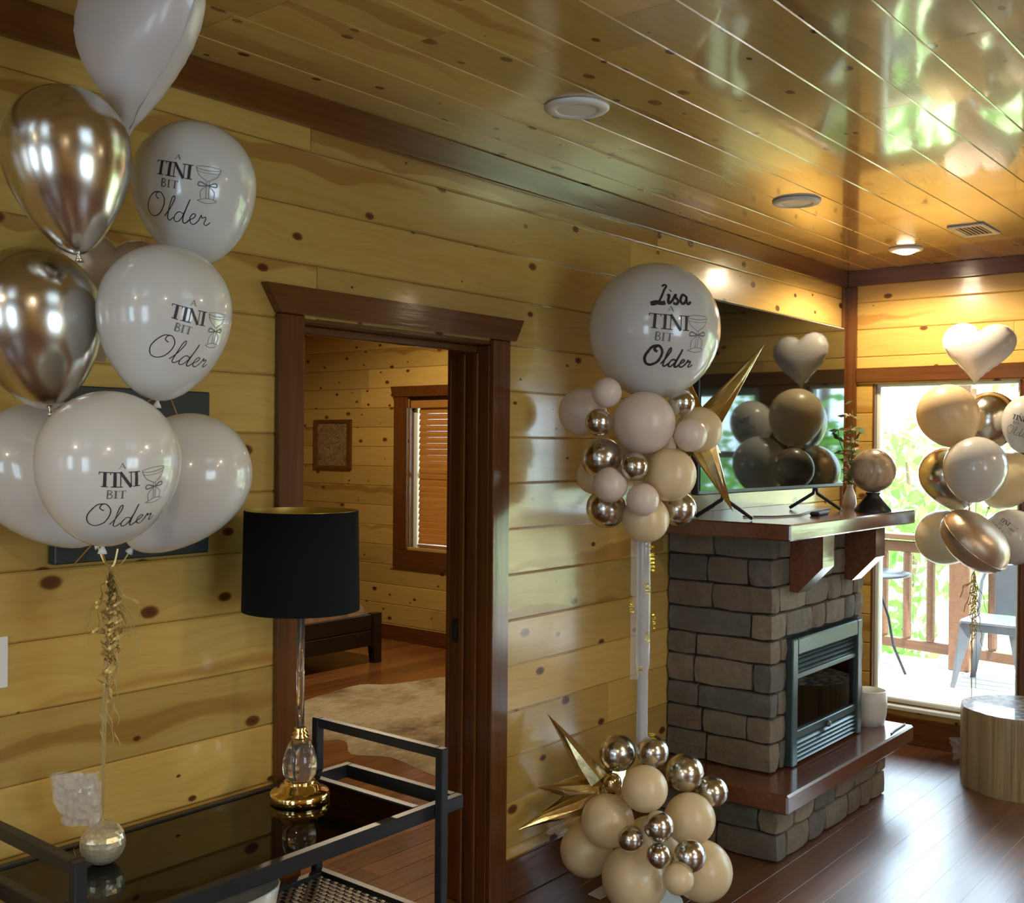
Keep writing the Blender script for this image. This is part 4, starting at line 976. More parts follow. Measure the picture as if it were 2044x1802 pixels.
mb = MB(); mb.add([(math.cos(2*math.pi*i/n)*SRR*rad[i]*.985, math.sin(2*math.pi*i/n)*SRR*rad[i]*.985, SH+.0005) for i in range(n)], [tuple(range(n))]); mb.build('log_slice_top', 'stump_top', sm_)

# ================================================================== BALLOONS
def balloon_mesh(rad, tear=.35, n=36, mz=22, squash=1.0):
    prof = []
    for k in range(mz+1):
        t = math.pi*k/mz; z = math.cos(t); rr_ = math.sin(t)
        if z < 0:
            q = -z; z = z*(1+tear); rr_ *= (1-.28*tear*q*q*1.6)
            if k == mz: rr_ = .0
        prof.append((max(rr_*rad, .0 if k in (0, mz) else .004), z*rad*squash))
    prof = prof[::-1]
    return MB().lathe(prof, n, caps=False)
def orient(axis):
    return Vector(axis).to_track_quat('Z', 'Y')
def balloon(name, px, py, rpx, depth, mat, label, cat='balloon', group=None, ang=0, toward=0., tear=.35, parent=None, partlabel=None):
    """ang: lean of the crown from image up, degrees clockwise; toward: lean of the crown to the viewer"""
    c = dep(px, py, depth); rad = rpx/FPX*depth
    ax = (UP*math.cos(R_(ang))+RT*math.sin(R_(ang))-FW*toward).normalized()
    o = balloon_mesh(rad, tear).build(name, mat)
    o.rotation_mode = 'QUATERNION'; o.rotation_quaternion = orient(ax)
    if parent is None: o.location = c; tag(o, label, cat, group)
    else:
        o.parent = parent; o.location = c-Vector(parent.location)
        if partlabel: o['label'] = partlabel
    k = MB().lathe([(.0045, 0), (.0035, .008), (.007, .014), (.009, .020), (0, .019)], 12, origin=(0, 0, -rad*(1+tear)+.006), axis=(0, 0, -1)).build('knot', mat, o)
    o['_rad'] = rad; o['_tear'] = tear
    return o, c, rad, ax

# stroke lettering -------------------------------------------------
def cr(pts, n=6):
    out = []
    P_ = [Vector(p) for p in pts]
    for i in range(len(P_)-1):
        p0, p1, p2, p3 = P_[max(i-1, 0)], P_[i], P_[i+1], P_[min(i+2, len(P_)-1)]
        for s in range(n):
            t = s/n; out.append(.5*((2*p1)+(p2-p0)*t+(2*p0-5*p1+4*p2-p3)*t*t+(3*p1-p0-3*p2+p3)*t**3))
    out.append(P_[-1]); return out
def ell(cx_, cy__, rx_, ry_, rot=0, n=28, a0=0, a1=360):
    out = []
    for i in range(n+1):
        t = R_(a0+(a1-a0)*i/n); x, y = math.cos(t)*rx_, math.sin(t)*ry_; c, s = math.cos(R_(rot)), math.sin(R_(rot)); out.append(Vector((cx_+x*c-y*s, cy__+x*s+y*c)))
    return out
def serif(ch, x, y, w, h):
    """list of (points, width) in design units"""
    T = .20*h; t_ = .06*h; S = []
    def seg(a, b, wd): S.append(([Vector(a), Vector(b)], wd))
    def foot(cx_, yy, ww): seg((cx_-ww, yy), (cx_+ww, yy), t_)
    if ch == 'T':
        seg((x, y+h-t_/2), (x+w, y+h-t_/2), t_); seg((x+w/2, y), (x+w/2, y+h), T); foot(x+w/2, y+t_/2, .22*h); seg((x+t_/2, y+h), (x+t_/2, y+h-.18*h), t_); seg((x+w-t_/2, y+h), (x+w-t_/2, y+h-.18*h), t_)
    if ch == 'I':
        seg((x+w/2, y), (x+w/2, y+h), T); foot(x+w/2, y+t_/2, .24*h); foot(x+w/2, y+h-t_/2, .24*h)
    if ch == 'N':
        seg((x+.12*w, y), (x+.12*w, y+h), t_); seg((x+.88*w, y), (x+.88*w, y+h), t_); seg((x+.10*w, y+h), (x+.88*w, y), T*.95); foot(x+.12*w, y+t_/2, .16*h); foot(x+.08*w, y+h-t_/2, .12*h); foot(x+.88*w, y+h-t_/2, .16*h)
    if ch == 'A':
        seg((x, y), (x+w/2, y+h), t_*1.4); seg((x+w/2, y+h), (x+w, y), T); seg((x+.22*w, y+.35*h), (x+.78*w, y+.35*h), t_); foot(x, y+t_/2, .14*h); foot(x+w, y+t_/2, .16*h)
    if ch == 'B':
        seg((x+.2*w, y), (x+.2*w, y+h), T); S.append((cr([(x+.1*w, y+h), (x+.6*w, y+h), (x+.88*w, y+.8*h), (x+.6*w, y+.55*h), (x+.2*w, y+.53*h)]), t_*1.8)); S.append((cr([(x+.2*w, y+.53*h), (x+.7*w, y+.5*h), (x+1.0*w, y+.27*h), (x+.7*w, y+.03*h), (x+.1*w, y+.02*h)]), t_*1.9))
    return S
def script_older(x, y, s, thick, bold=False):
    S = []; w = thick
    def P(pts): return cr([(x+a*s, y+b*s) for a, b in pts])
    o_ = [(.62, 1.28), (.30, 1.18), (.04, .80), (-.06, .40), (.08, .06), (.36, .0), (.68, .22), (.88, .62), (.90, 1.0), (.70, 1.26), (.50, 1.22), (.44, 1.02), (.62, .92)]
    S.append((P(o_), w*(1.6 if bold else 1.1)))
    S.append((P([(.95, .16), (1.2, .55), (1.42, 1.05), (1.40, 1.22), (1.28, 1.05), (1.16, .5), (1.12, .12), (1.24, .04), (1.42, .22)]), w))
    S.append((P([(1.86, .46), (1.66, .52), (1.48, .32), (1.46, .08), (1.60, .04), (1.78, .22), (1.92, .56)]), w)); S.append((P([(2.16, 1.18), (2.02, .8), (1.88, .36), (1.86, .08), (1.98, .04), (2.16, .22)]), w*1.25))
    S.append((P([(2.16, .22), (2.36, .34), (2.44, .48), (2.32, .52), (2.18, .32), (2.22, .08), (2.38, .04), (2.58, .24)]), w))
    S.append((P([(2.58, .24), (2.70, .50), (2.72, .36), (2.88, .42), (2.90, .30), (2.82, .10), (2.92, .02), (3.10, .16)]), w))
    return S
def script_name(x, y, s, thick):
    S = []
    def P(pts): return cr([(x+a*s, y+b*s) for a, b in pts])
    S.append((P([(.62, 1.25), (.80, 1.40), (.92, 1.30), (.78, 1.05), (.55, .5), (.35, .12), (.05, -.02), (-.1, .02)]), thick)); S.append((P([(-.1, .02), (.2, .14), (.55, .10), (.80, .16)]), thick*1.9))
    S.append((P([(.95, .60), (1.06, .66), (.98, .30), (1.02, .14), (1.22, .28)]), thick*1.25)); S.append((P([(1.14, .95), (1.20, 1.0)]), thick*1.5))
    S.append((P([(1.22, .28), (1.50, .74), (1.46, .56), (1.62, .34), (1.52, .12), (1.28, .16)]), thick*1.2))
    S.append((P([(1.62, .28), (1.80, .3)]), thick))
    S.append((P([(2.20, .66), (1.98, .76), (1.80, .48), (1.82, .22), (1.98, .18), (2.18, .42), (2.24, .70), (2.20, .30), (2.30, .18), (2.5, .34)]), thick*1.2))
    return S
def glass_mark(x, y, w, h, th):
    """stemmed cocktail glass with a ribbon bow and a foot, hand drawn"""
    S = []
    S.append((ell(x, y+h*.92, w*.5, h*.055, 0), th)); S.append((ell(x, y+h*.84, w*.44, h*.05, 0, a0=180, a1=360), th*.8))
    S.append((cr([(x-w*.5, y+h*.92), (x-w*.36, y+h*.72), (x-w*.10, y+h*.60), (x, y+h*.56)]), th)); S.append((cr([(x+w*.5, y+h*.92), (x+w*.36, y+h*.72), (x+w*.10, y+h*.60), (x, y+h*.56)]), th))
    S.append((cr([(x, y+h*.46), (x-w*.30, y+h*.54), (x-w*.34, y+h*.44), (x, y+h*.46), (x+w*.30, y+h*.54), (x+w*.34, y+h*.44), (x, y+h*.46)]), th*2.2))
    S.append(([Vector((x-w*.05, y+h*.56)), Vector((x-w*.05, y+h*.12))], th)); S.append(([Vector((x+w*.05, y+h*.56)), Vector((x+w*.05, y+h*.12))], th))
    S.append((cr([(x-w*.04, y+h*.44), (x-w*.26, y+h*.30), (x-w*.24, y+h*.10)]), th)); S.append((cr([(x+w*.04, y+h*.44), (x+w*.26, y+h*.30), (x+w*.24, y+h*.10)]), th))
    S.append((cr([(x-w*.36, y+h*.06), (x-w*.1, y+h*.12), (x+w*.1, y+h*.12), (x+w*.36, y+h*.06), (x, y+h*.0), (x-w*.36, y+h*.06)]), th))
    return S
def design(bold=False, with_name=False):
    D = []
    grey = []
    grey += serif('A', -.50, 1.62, .30, .30)
    xx = -1.55
    for ch_, w_ in (('T', .62), ('I', .36), ('N', .72), ('I', .36)): D += serif(ch_, xx, .62, w_*(1.1 if bold else 1), .82); xx += w_*(1.1 if bold else 1)+.02
    xx = -1.12
    for ch_, w_ in (('B', .30), ('I', .22), ('T', .36)): grey += serif(ch_, xx, .0, w_, .44); xx += w_+.05
    D += script_older(-1.85, -1.75, 1.12, .05, False) if not bold else script_older(-1.42, -1.45, .90, .095, True)
    grey += glass_mark(1.45 if not bold else 1.35, -.55, 1.45, 2.1, .032)
    if with_name: D += script_name(-1.4, 1.95, .92, .13)
    return D, grey
def stamp(o, c, rad, ax, tpx, tpy, depth, unit, rot, strokes, name, mat, bump=.0012):
    """lay flat strokes on the round flank of a balloon, centred where the view ray of (tpx,tpy) meets it"""
    d = ray(tpx, tpy).normalized(); oc = CAM-c; b_ = oc.dot(d); disc = b_*b_-(oc.length_squared-rad*rad)
    if disc <= 0: return None
    p = CAM+d*(-b_-math.sqrt(disc)); n0 = (p-c).normalized()
    upv = UP*math.cos(R_(rot))+RT*math.sin(R_(rot)); e2 = (upv-n0*upv.dot(n0)).normalized(); e1 = e2.cross(n0).normalized()
    q = o.rotation_quaternion.inverted()
    def onto(v):
        u, w = v.x*unit, v.y*unit; l = math.hypot(u, w)
        if l < 1e-9: dr_ = n0
        else:
            dv = (e1*u+e2*w)/l; a = l/rad; dr_ = n0*math.cos(a)+dv*math.sin(a)
        # radius of the teardrop along dr_
        zc = dr_.dot(ax); rr_ = rad
        if zc < 0:
            f = .35; rr_ = rad*(1+f*zc*zc*.55)*(1-.0*f)
        return q @ (dr_*rr_), q @ dr_
    mbs = MB()
    for pts, wd in strokes:
        if len(pts) == 2:
            a, b = pts; L_ = (b-a).length; k = max(2, int(L_*unit/.006)); pts = [a.lerp(b, i/k) for i in range(k+1)]
        vs = []
        for i, p2 in enumerate(pts):
            t = (pts[min(i+1, len(pts)-1)]-pts[max(i-1, 0)]); t = t.normalized() if t.length > 1e-9 else Vector((1, 0)); nn = Vector((-t.y, t.x))*wd/2
            for sgn in (-1, 1):
                pp, nr = onto(p2+nn*sgn); vs.append(pp+nr*bump)
        mbs.add(vs, [(2*i, 2*i+1, 2*i+3, 2*i+2) for i in range(len(pts)-1)])
    lo = mbs.build(name, mat, o)
    # press the strokes onto the real surface
    sw2 = lo.modifiers.new('wrap', 'SHRINKWRAP'); sw2.target = o; sw2.offset = .0008; sw2.wrap_method = 'NEAREST_SURFACEPOINT'; sw2.wrap_mode = 'ABOVE_SURFACE'
    lo['kind'] = 'stuff'
    return lo

# ---- bunch over the cart
GA = 'helium balloons tied to the weight on the cart'
DA = 2.50
D_, G_ = design()
A = {}
def A_(key, *a, **k): A[key] = balloon('balloon', *a, group=GA, **k)
A_('a2', 131, 297, 124, 2.12, 'chrome_gold', 'chrome champagne balloon just below the white heart balloon', ang=-7, tear=.72)
A_('a3', 388, 366, 121, 2.42, 'pearl', 'printed pearl white balloon beside the upper chrome balloon, highest of the printed ones', ang=-4, tear=.36)
A_('a4', 66, 622, 130, 2.21, 'chrome_gold', 'lower chrome champagne balloon of the bunch above the cart', ang=-10, tear=.52)
A_('a5', 330, 620, 131, 2.20, 'pearl', 'printed pearl white balloon in the middle of the bunch with its neck pointing down', ang=5, tear=.38)
A_('a7', 70, 930, 125, 2.37, 'pearl', 'plain pearl white balloon low in the bunch, beneath the lower chrome balloon', ang=-38, tear=.55)
A_('a8', 217, 920, 140, 2.06, 'pearl', 'big printed pearl white balloon at the bottom front of the bunch', ang=4, tear=.22)
A_('a9', 380, 945, 121, 2.40, 'pearl', 'pearl white balloon low in the bunch beside the black lampshade, mostly plain', ang=38, tear=.55)
for k, (tx, ty, un, rt) in dict(a3=(360, 378, .0378, 8), a5=(384, 668, .0345, 10), a8=(256, 992, .034, -4)).items():
    o, c, rad, ax = A[k]
    stamp(o, c, rad, ax, tx, ty, 0, un, rt, D_, 'printed_words', 'ink'); stamp(o, c, rad, ax, tx, ty, 0, un, rt, G_, 'printed_glass', 'ink_grey')
# ---- foil hearts
import numpy as np
def heart_outline(t):
    x = 16*math.sin(t)**3; y = 13*math.cos(t)-5*math.cos(2*t)-2*math.cos(3*t)-math.cos(4*t)
    tt = (t+math.pi) % (2*math.pi)-math.pi
    return x/16, (y+2.5)/16+.20*math.exp(-(tt/.55)**2)-.08
HN = 84
def _heart_field():
    g = np.linspace(-1.12, 1.12, HN); X_, Y_ = np.meshgrid(g, g); poly = [heart_outline(2*math.pi*i/180) for i in range(180)]
    ins_ = np.zeros(X_.shape, bool)
    for i in range(180):
        (x1, y1), (x2, y2) = poly[i-1], poly[i]
        if y1 == y2: continue
        cnd = ((y1 > Y_) != (y2 > Y_)) & (X_ < (x2-x1)*(Y_-y1)/(y2-y1)+x1); ins_ ^= cnd
    ph = np.zeros(X_.shape)
    for _ in range(1500):
        q_ = ph.copy(); q_[1:-1, 1:-1] = .25*(ph[2:, 1:-1]+ph[:-2, 1:-1]+ph[1:-1, 2:]+ph[1:-1, :-2])+.001; q_[~ins_] = 0; ph = q_
    return np.sqrt(ph/ph.max())
HF = _heart_field()
def heart_h(x, y):
    u = (x+1.12)/2.24*(HN-1); v = (y+1.12)/2.24*(HN-1); i = int(min(max(u, 0), HN-2)); j = int(min(max(v, 0), HN-2)); a = u-i; b = v-j
    return float(HF[j, i]*(1-a)*(1-b)+HF[j, i+1]*a*(1-b)+HF[j+1, i]*(1-a)*b+HF[j+1, i+1]*a*b)
def heart(name, px, py, wpx, depth, yaw, roll, mat, label, group, thick=.36, pitch=0., notch=1.0):
    c = dep(px, py, depth); Wm = wpx/FPX*depth/2
    mbh = MB(); n = 72; rings = [0, .15, .3, .45, .58, .70, .80, .88, .94, .98, 1.0]
    outl = heart_outline
    r = random.Random(int(px)); vs = []; fs_ = []
    for side in (1, -1):
        base = len(vs)
        for k, s in enumerate(rings):
            for i in range(n):
                t = 2*math.pi*i/n; ox, oy = outl(t)
                wr = (1+.028*math.sin(i*math.pi)*0)
                z = heart_h(ox*s, oy*s)*thick*side*(0 if s >= 1 else 1)
                if .6 < s < .99: z *= 1+.05*math.sin(i*2.9+side)*(s-.6)*2
                edge = 1+(.02*math.sin(i*2.1) if s > .9 else 0)
                vs.append(Vector((ox*s*edge, z, oy*s*edge))*Wm)
        for k in range(len(rings)-1):
            for i in range(n):
                q4 = (base+k*n+i, base+k*n+(i+1) % n, base+(k+1)*n+(i+1) % n, base+(k+1)*n+i)
                fs_.append(q4 if side < 0 else q4[::-1])
    mbh.add(vs, fs_, True)
    o = mbh.build(name, mat); o.location = c
    # heart plane starts facing the viewer
    bas = Matrix((RT, FW, UP)).transposed().to_4x4()
    o.matrix_world = Matrix.Translation(c) @ bas @ Matrix.Rotation(R_(roll), 4, 'Y') @ Matrix.Rotation(R_(yaw), 4, 'Z') @ Matrix.Rotation(R_(pitch), 4, 'X')
    tag(o, label, 'balloon', group)
    sm2 = MB(); 
    for i in range(n+1):
        pass
    vs = []
    for i in range(n):
        ox, oy = outl(2*math.pi*i/n)
        for s in (.985, 1.035+.008*math.sin(i*3.3)): vs.append(Vector((ox*s, .004*math.sin(i*2.3), oy*s))*Wm)
    sm2.add(vs, [(2*i, 2*i+1, 2*((i+1) % n)+1, 2*((i+1) % n)) for i in range(n)], True)
    sm2.build('seam_edge', mat, o)
    MB().strip([Vector((0, 0, -1.10*Wm)), Vector((.004, .002, -1.10*Wm-.03)), Vector((0, 0, -1.10*Wm-.055))], .022, side=(1, 0, 0)).build('filling_tail', mat, o)
    return o, c
heart('foil_heart_balloon', 270, 86, 392, 2.25, -40, 5, 'foil_white', 'large white foil heart balloon at the top of the bunch over the cart', GA, thick=.42)
heart('foil_heart_balloon', 222, 560, 210, 2.50, 20, 8, 'foil_rose', 'rose gold foil heart balloon half hidden inside the bunch over the cart', GA, thick=.42)

# ---- bunch by the window
GB = 'helium balloons tied beside the log stump'
DB = 5.62
B = {}
def B_(key, *a, **k): B[key] = balloon('balloon', *a, group=GB, **k)
heart('foil_heart_balloon', 1952, 703, 134, 5.50, -32, 6, 'foil_white', 'white foil heart balloon at the top of the bunch by the window', GB, thick=.40)
B_('b1', 1891, 826, 59, 5.38, 'peach', 'matte peach balloon below the white heart by the window', ang=-28, tear=.2)
B_('b2', 1976, 836, 54, 5.56, 'chrome_gold', 'silvery champagne balloon tucked behind the peach one by the window', ang=20, tear=.3)
B_('b3', 2054, 838, 50, 5.28, 'pearl', 'printed pearl white balloon of the window bunch, beside the silvery one', ang=16, tear=.35)
B_('b4', 1947, 932, 61, 5.20, 'pearl', 'plain pearl white balloon in the middle of the window bunch', ang=10, tear=.18)
B_('b5', 1891, 946, 55, 5.52, 'chrome_gold', 'champagne balloon leaning out behind the pearl white one by the window', ang=-28, tear=.45)
B_('b6', 2016, 953, 52, 5.52, 'peach', 'peach balloon behind the pearl white one in the window bunch, largest of the peach ones', ang=35, tear=.35)
B_('b7', 1884, 1072, 55, 5.56, 'cream_latex', 'cream balloon lying sideways low in the window bunch', ang=-80, tear=.18)
B_('b8', 2020, 1072, 56, 5.42, 'pearl', 'printed white balloon lying sideways low in the window bunch', ang=78, tear=.18)
o, c, rad, ax = B['b3']; stamp(o, c, rad, ax, 2036, 848, 0, .030, 20, D_, 'printed_words', 'ink'); stamp(o, c, rad, ax, 2036, 848, 0, .030, 20, G_, 'printed_glass', 'ink_grey')
o, c, rad, ax = B['b8']; stamp(o, c, rad, ax, 2003, 1052, 0, .026, 45, D_, 'printed_words', 'ink'); stamp(o, c, rad, ax, 2003, 1052, 0, .026, 45, G_, 'printed_glass', 'ink_grey')
fb_c = dep(1946, 1080, 5.14); fbm = MB(); fr0 = 74/FPX*5.14
prof_ = []
for k in range(13):
    t = -math.pi/2+math.pi*k/12; prof_.append((max(.0, math.cos(t))**.75*fr0 if 0 < k < 12 else 0.0, math.sin(t)*fr0*.60))
fbm.lathe(prof_, 40, caps=False)
for i_, v_ in enumerate(fbm.v):
    vv = Vector(v_); a_ = math.atan2(vv.y, vv.x); ed_ = (math.hypot(vv.x, vv.y)/fr0)**4
    fbm.v[i_] = tuple(vv*(1+.018*math.sin(a_*17)*ed_+.012*noise.noise(vv*30)))
fbo = fbm.build('foil_balloon', 'foil_rose'); fbo.location = fb_c; fbo.rotation_mode = 'QUATERNION'
fbo.rotation_quaternion = (UP*.80+RT*.56-FW*.52).to_track_quat('Z', 'Y'); tag(fbo, 'rose gold puffed foil balloon tipped over low in the window bunch', 'balloon', GB)
MB().lathe([(fr0*.985, -.001), (fr0*1.045, 0), (fr0*.985, .001)], 40, caps=False).build('seam_edge', 'foil_rose', fbo)

# ---- ribbons and weights
def curl(p0, p1, turns, rad, n=60, w=.005, seed=0, rise=0):
    r = random.Random(seed); p0, p1 = Vector(p0), Vector(p1); ax = (p1-p0).normalized(); a = ax.orthogonal().normalized(); b = ax.cross(a); pts = []
    ph = r.uniform(0, 6.28)
    for i in range(n+1):
        t = i/n; q = ph+turns*2*math.pi*t; rr_ = rad*(.4+.6*math.sin(math.pi*min(1, t*1.1)))*(.8+.4*math.sin(t*7+seed)); pts.append(p0.lerp(p1, t)+(a*math.cos(q)+b*math.sin(q))*rr_)
    return pts
from mathutils.bvhtree import BVHTree
def solids(objs):
    bpy.context.view_layer.update(); out = []
    for o in objs:
        me = o.data; out.append(BVHTree.FromPolygons([o.matrix_world @ v.co for v in me.vertices], [tuple(p.vertices) for p in me.polygons]))
    return out
def inside(tree_, p):
    d = Vector((.31, .21, .93)); c = 0; q = p.copy()
    for _ in range(8):
        h = tree_.ray_cast(q, d)
        if h[0] is None: break
        c += 1; q = h[0]+d*1e-4
    return c % 2 == 1
def drape(a, b, trees, n=28, gap=.006, sag=.012):
    """ribbon path from a to b that lies against the balloons in its way instead of crossing them"""
    a, b = Vector(a), Vector(b); pts = [a.lerp(b, i/n)-Vector((0, 0, sag*math.sin(math.pi*i/n))) for i in range(n+1)]
    for it in range(40):
        moved = False
        for i in range(1, n):
            for tr in trees:
                h = tr.find_nearest(pts[i], .4)
                if h[0] is None: continue
                ins = inside(tr, pts[i]); away = pts[i]-h[0]
                if ins: pts[i] = h[0]-away.normalized()*gap if away.length > 1e-6 else pts[i]; moved = True
                elif away.length < gap*.7 and 2 < i < n-1 and away.length > 1e-6: pts[i] = h[0]+away.normalized()*gap; moved = True
        if not moved: break
        if it < 30:
            q = [p.copy() for p in pts]
            for i in range(1, n): pts[i] = q[i]*.5+(q[i-1]+q[i+1])*.25
    return pts
def tied_end(t):
    o, c, rad, ax = t; return c-ax*(rad*(1+t[0]['_tear'])+.012)
def ribbon_bundle(label, top, knot, low, weight, necks, grp, loose, seed, w=.006, trees=()):
    t = thing('ribbon_bundle', Vector(weight), label, 'ribbon')
    r = random.Random(seed)
    for i, nk in enumerate(necks):
        pts = drape(nk, knot, trees)
        bw(MB().strip(pts, .004, side=RT), 'ribbon', 'gold_ribbon', t)
    for i in range(4):
        off = RT*r.uniform(-.012, .012)+FW*r.uniform(-.01, .01)
        pts = [Vector(knot).lerp(Vector(weight), q/10)+off*math.sin(math.pi*q/10) for q in range(11)]
        bw(MB().strip(pts, .0028, side=RT), 'ribbon', 'gold_ribbon', t)
    for i in range(loose):
        k0 = Vector(knot)+Vector((0, 0, -r.uniform(0, .03))); ln = r.uniform(.25, .5) if i % 2 else r.uniform(.5, 1.05)
        e = k0.lerp(Vector(low), ln)+RT*r.uniform(-.085, .085)*(1 if i % 2 else .3)+FW*r.uniform(-.03, .03)
        bw(MB().strip(curl(k0, e, r.uniform(1.0, 2.5) if i % 2 else r.uniform(4, 7), r.uniform(.006, .012) if i % 2 else r.uniform(.010, .020), 90, seed=seed*31+i), w), 'curled_ribbon', 'gold_ribbon', t)
    return t
wA = at(205, 1722, 'z', TZ-.004)
kA = dep(222, 1130, 2.36)
def neck(t): 
    o, c, rad, ax = t; return c-ax*rad*1.36
ribbon_bundle('curled gold ribbons hanging from the balloon bunch to the cart', None, kA, dep(215, 1480, 2.4), (wA.x, wA.y, TZ+.0915), [tied_end(A[k]) for k in ('a7', 'a8', 'a9')]+[dep(235, 1095, 2.36)], None, 26, 3, w=.006, trees=solids([A[k][0] for k in A]))
wt = thing('balloon_weight', (wA.x, wA.y, TZ-.0038), 'pale gold foil wrapped ball weight standing on the smoked glass', 'balloon weight')
mb = MB(); r = random.Random(12); nu, nv = 26, 14; vs = []
rw = .050
mb.sphere((0, 0, rw*.93), rw, nu, nv)
mb.v = [tuple(Vector((v[0], v[1], max(0, v[2])))*(1+.0)) for v in mb.v]
for i, v in enumerate(mb.v):
    n_ = noise.noise(Vector(v)*45); s = 1+.045*n_; mb.v[i] = (v[0]*s, v[1]*s, max(.0, v[2]*s))
for i in range(len(mb.sm)): mb.sm[i] = False
M['foil_pale'] = plain('pale_gold_foil', (.70, .62, .42), rough=.22, metal=.55, coat=.6, bump=.3, bump_scale=40)
mb.build('foil_ball', 'foil_pale', wt)
tf = MB(); nx_ = 12
def crinkle(w0, w1, h, seed, amp=.012):
    vs = []; 
    for j in range(nx_+1):
        for i in range(nx_+1):
            u, v = i/nx_-.5, j/nx_; wd = w0+(w1-w0)*v
            vs.append(RT*(u*wd)+UP*(v*h)-FW*(amp*noise.noise(Vector((u*9+seed, v*9, seed)))*1.6)+RT*amp*.6*noise.noise(Vector((v*7, u*7, seed))))
    return vs, [(j*(nx_+1)+i, j*(nx_+1)+i+1, (j+1)*(nx_+1)+i+1, (j+1)*(nx_+1)+i) for j in range(nx_) for i in range(nx_)]
for s in (1, 2, 3):
    vs, f_ = crinkle(.085, .105, .115, s); off = Vector((0, 0, rw*1.75))-RT*.045+FW*(.012*(s-2)); tf.add([v-RT*(.0)+off-RT*.022*(v.z/.115 if False else (v.dot(UP)/.115)) for v in vs], f_)
tf.build('cellophane_tuft', 'cello', wt)
MB().strip([Vector((0, 0, .06))-RT*.045-FW*.01, Vector((0, 0, .035))-RT*.062-FW*.012, Vector((0, 0, .02))-RT*.058-FW*.01, Vector((0, 0, .03))-RT*.048-FW*.01], .005, side=FW).build('ribbon_loop', 'gold_ribbon', wt)

kB = dep(1945, 1140, 5.42); wB = Vector((5.98, -.765, 0))
ribbon_bundle('thin gold ribbons with curls hanging behind the log stump', None, kB, dep(1950, 1300, 5.46), (wB.x, wB.y, .098), [tied_end(B[k]) for k in ('b4', 'b5', 'b7', 'b8', 'b1', 'b2', 'b6')], None, 14, 8, w=.007, trees=solids([B[k][0] for k in B]+[fbo]))
wt2 = thing('balloon_weight', (wB.x, wB.y, 0), 'clear cellophane wrapped balloon weight on the floor behind the log stump', 'balloon weight')
mb = MB().sphere((0, 0, .05), .05, 18, 10); mb.v = [(v[0], v[1], max(0, v[2])) for v in mb.v]; mb.build('foil_ball', 'foil_pale', wt2)
tf = MB(); vs, f_ = crinkle(.07, .12, .12, 5, .02); tf.add([v-RT*.06+Vector((0, 0, .005)) for v in vs], f_); tf.build('cellophane_tuft', 'cello', wt2)

# ---- balloon column
cb_ = at(1290, 1815, 'z', 0.0)
DC = 3.90
bc = thing('balloon_column', (3.345, -.40, 0), 'balloon column of peach, blush and champagne balloons with a giant printed globe on top', 'balloon column')
def C_(px, py, rp, mat, dz=0., tear=.12, ang=0, toward=0., name='balloon'):
    return balloon(name, px, py, rp, DC+dz, mat, '', parent=bc, ang=ang, tear=tear, toward=toward)
big = C_(1306, 657, 131, 'pearl', .0, tear=.06, name='giant_balloon'); big[0]['label'] = 'giant pearl white balloon with printed words'
Db, Gb = design(True, True)
stamp(big[0], big[1], big[2], big[3], 1347, 682, 0, .063, 3, Db, 'printed_words', 'ink'); stamp(big[0], big[1], big[2], big[3], 1347, 682, 0, .063, 3, Gb, 'printed_glass', 'ink_grey')
up = [(1163, 822, 48, 'blush', .08, -60), (1211, 783, 30, 'blush', -.16, 0), (1195, 843, 27, 'chrome_gold', -.17, 0), (1286, 843, 62, 'blush', -.13, 0), (1361, 804, 26, 'chrome_gold', -.12, 0),
      (1396, 858, 46, 'peach', .06, 60), (1378, 868, 33, 'blush', -.14, 0), (1202, 915, 42, 'chrome_gold', -.08, -40), (1266, 931, 28, 'chrome_gold', -.20, 0), (1337, 947, 53, 'peach', -.10, 20),
      (1218, 967, 35, 'blush', -.17, 0), (1283, 997, 33, 'blush', -.19, 0), (1210, 1014, 40, 'chrome_gold', -.02, -50), (1289, 1036, 47, 'peach', -.05, 180), (1355, 1015, 35, 'chrome_gold', .03, 60), (1186, 950, 36, 'peach', .08, -70), (1290, 900, 60, 'blush', .10, 0), (1320, 990, 40, 'peach', .12, 100)]
for px, py, rp, mt, dz, an in up: C_(px, py, rp, mt, dz, ang=an, tear=.08, toward=1.6)
lo_ = [(1232, 1502, 37, 'chrome_gold', .05, -30), (1303, 1500, 32, 'chrome_gold', -.02, 10), (1367, 1542, 38, 'chrome_gold', .05, 40), (1421, 1580, 32, 'chrome_gold', .06, 50),
       (1287, 1574, 46, 'peach', -.14, 0), (1213, 1638, 53, 'peach', -.06, -40), (1377, 1634, 51, 'peach', -.03, 40), (1315, 1649, 30, 'chrome_gold', -.24, 0), (1259, 1674, 26, 'chrome_gold', -.23, 0),
       (1315, 1708, 25, 'chrome_gold', -.26, 0), (1377, 1708, 32, 'chrome_gold', -.22, 0), (1171, 1696, 53, 'peach', .06, -60), (1267, 1752, 66, 'peach', -.12, 0), (1402, 1738, 60, 'peach', -.04, 60), (1354, 1754, 31, 'peach', -.25, 0), (1300, 1690, 60, 'peach', .12, 0)]
for px, py, rp, mt, dz, an in lo_: C_(px, py, rp, mt, dz, ang=an, tear=.08, toward=1.6)
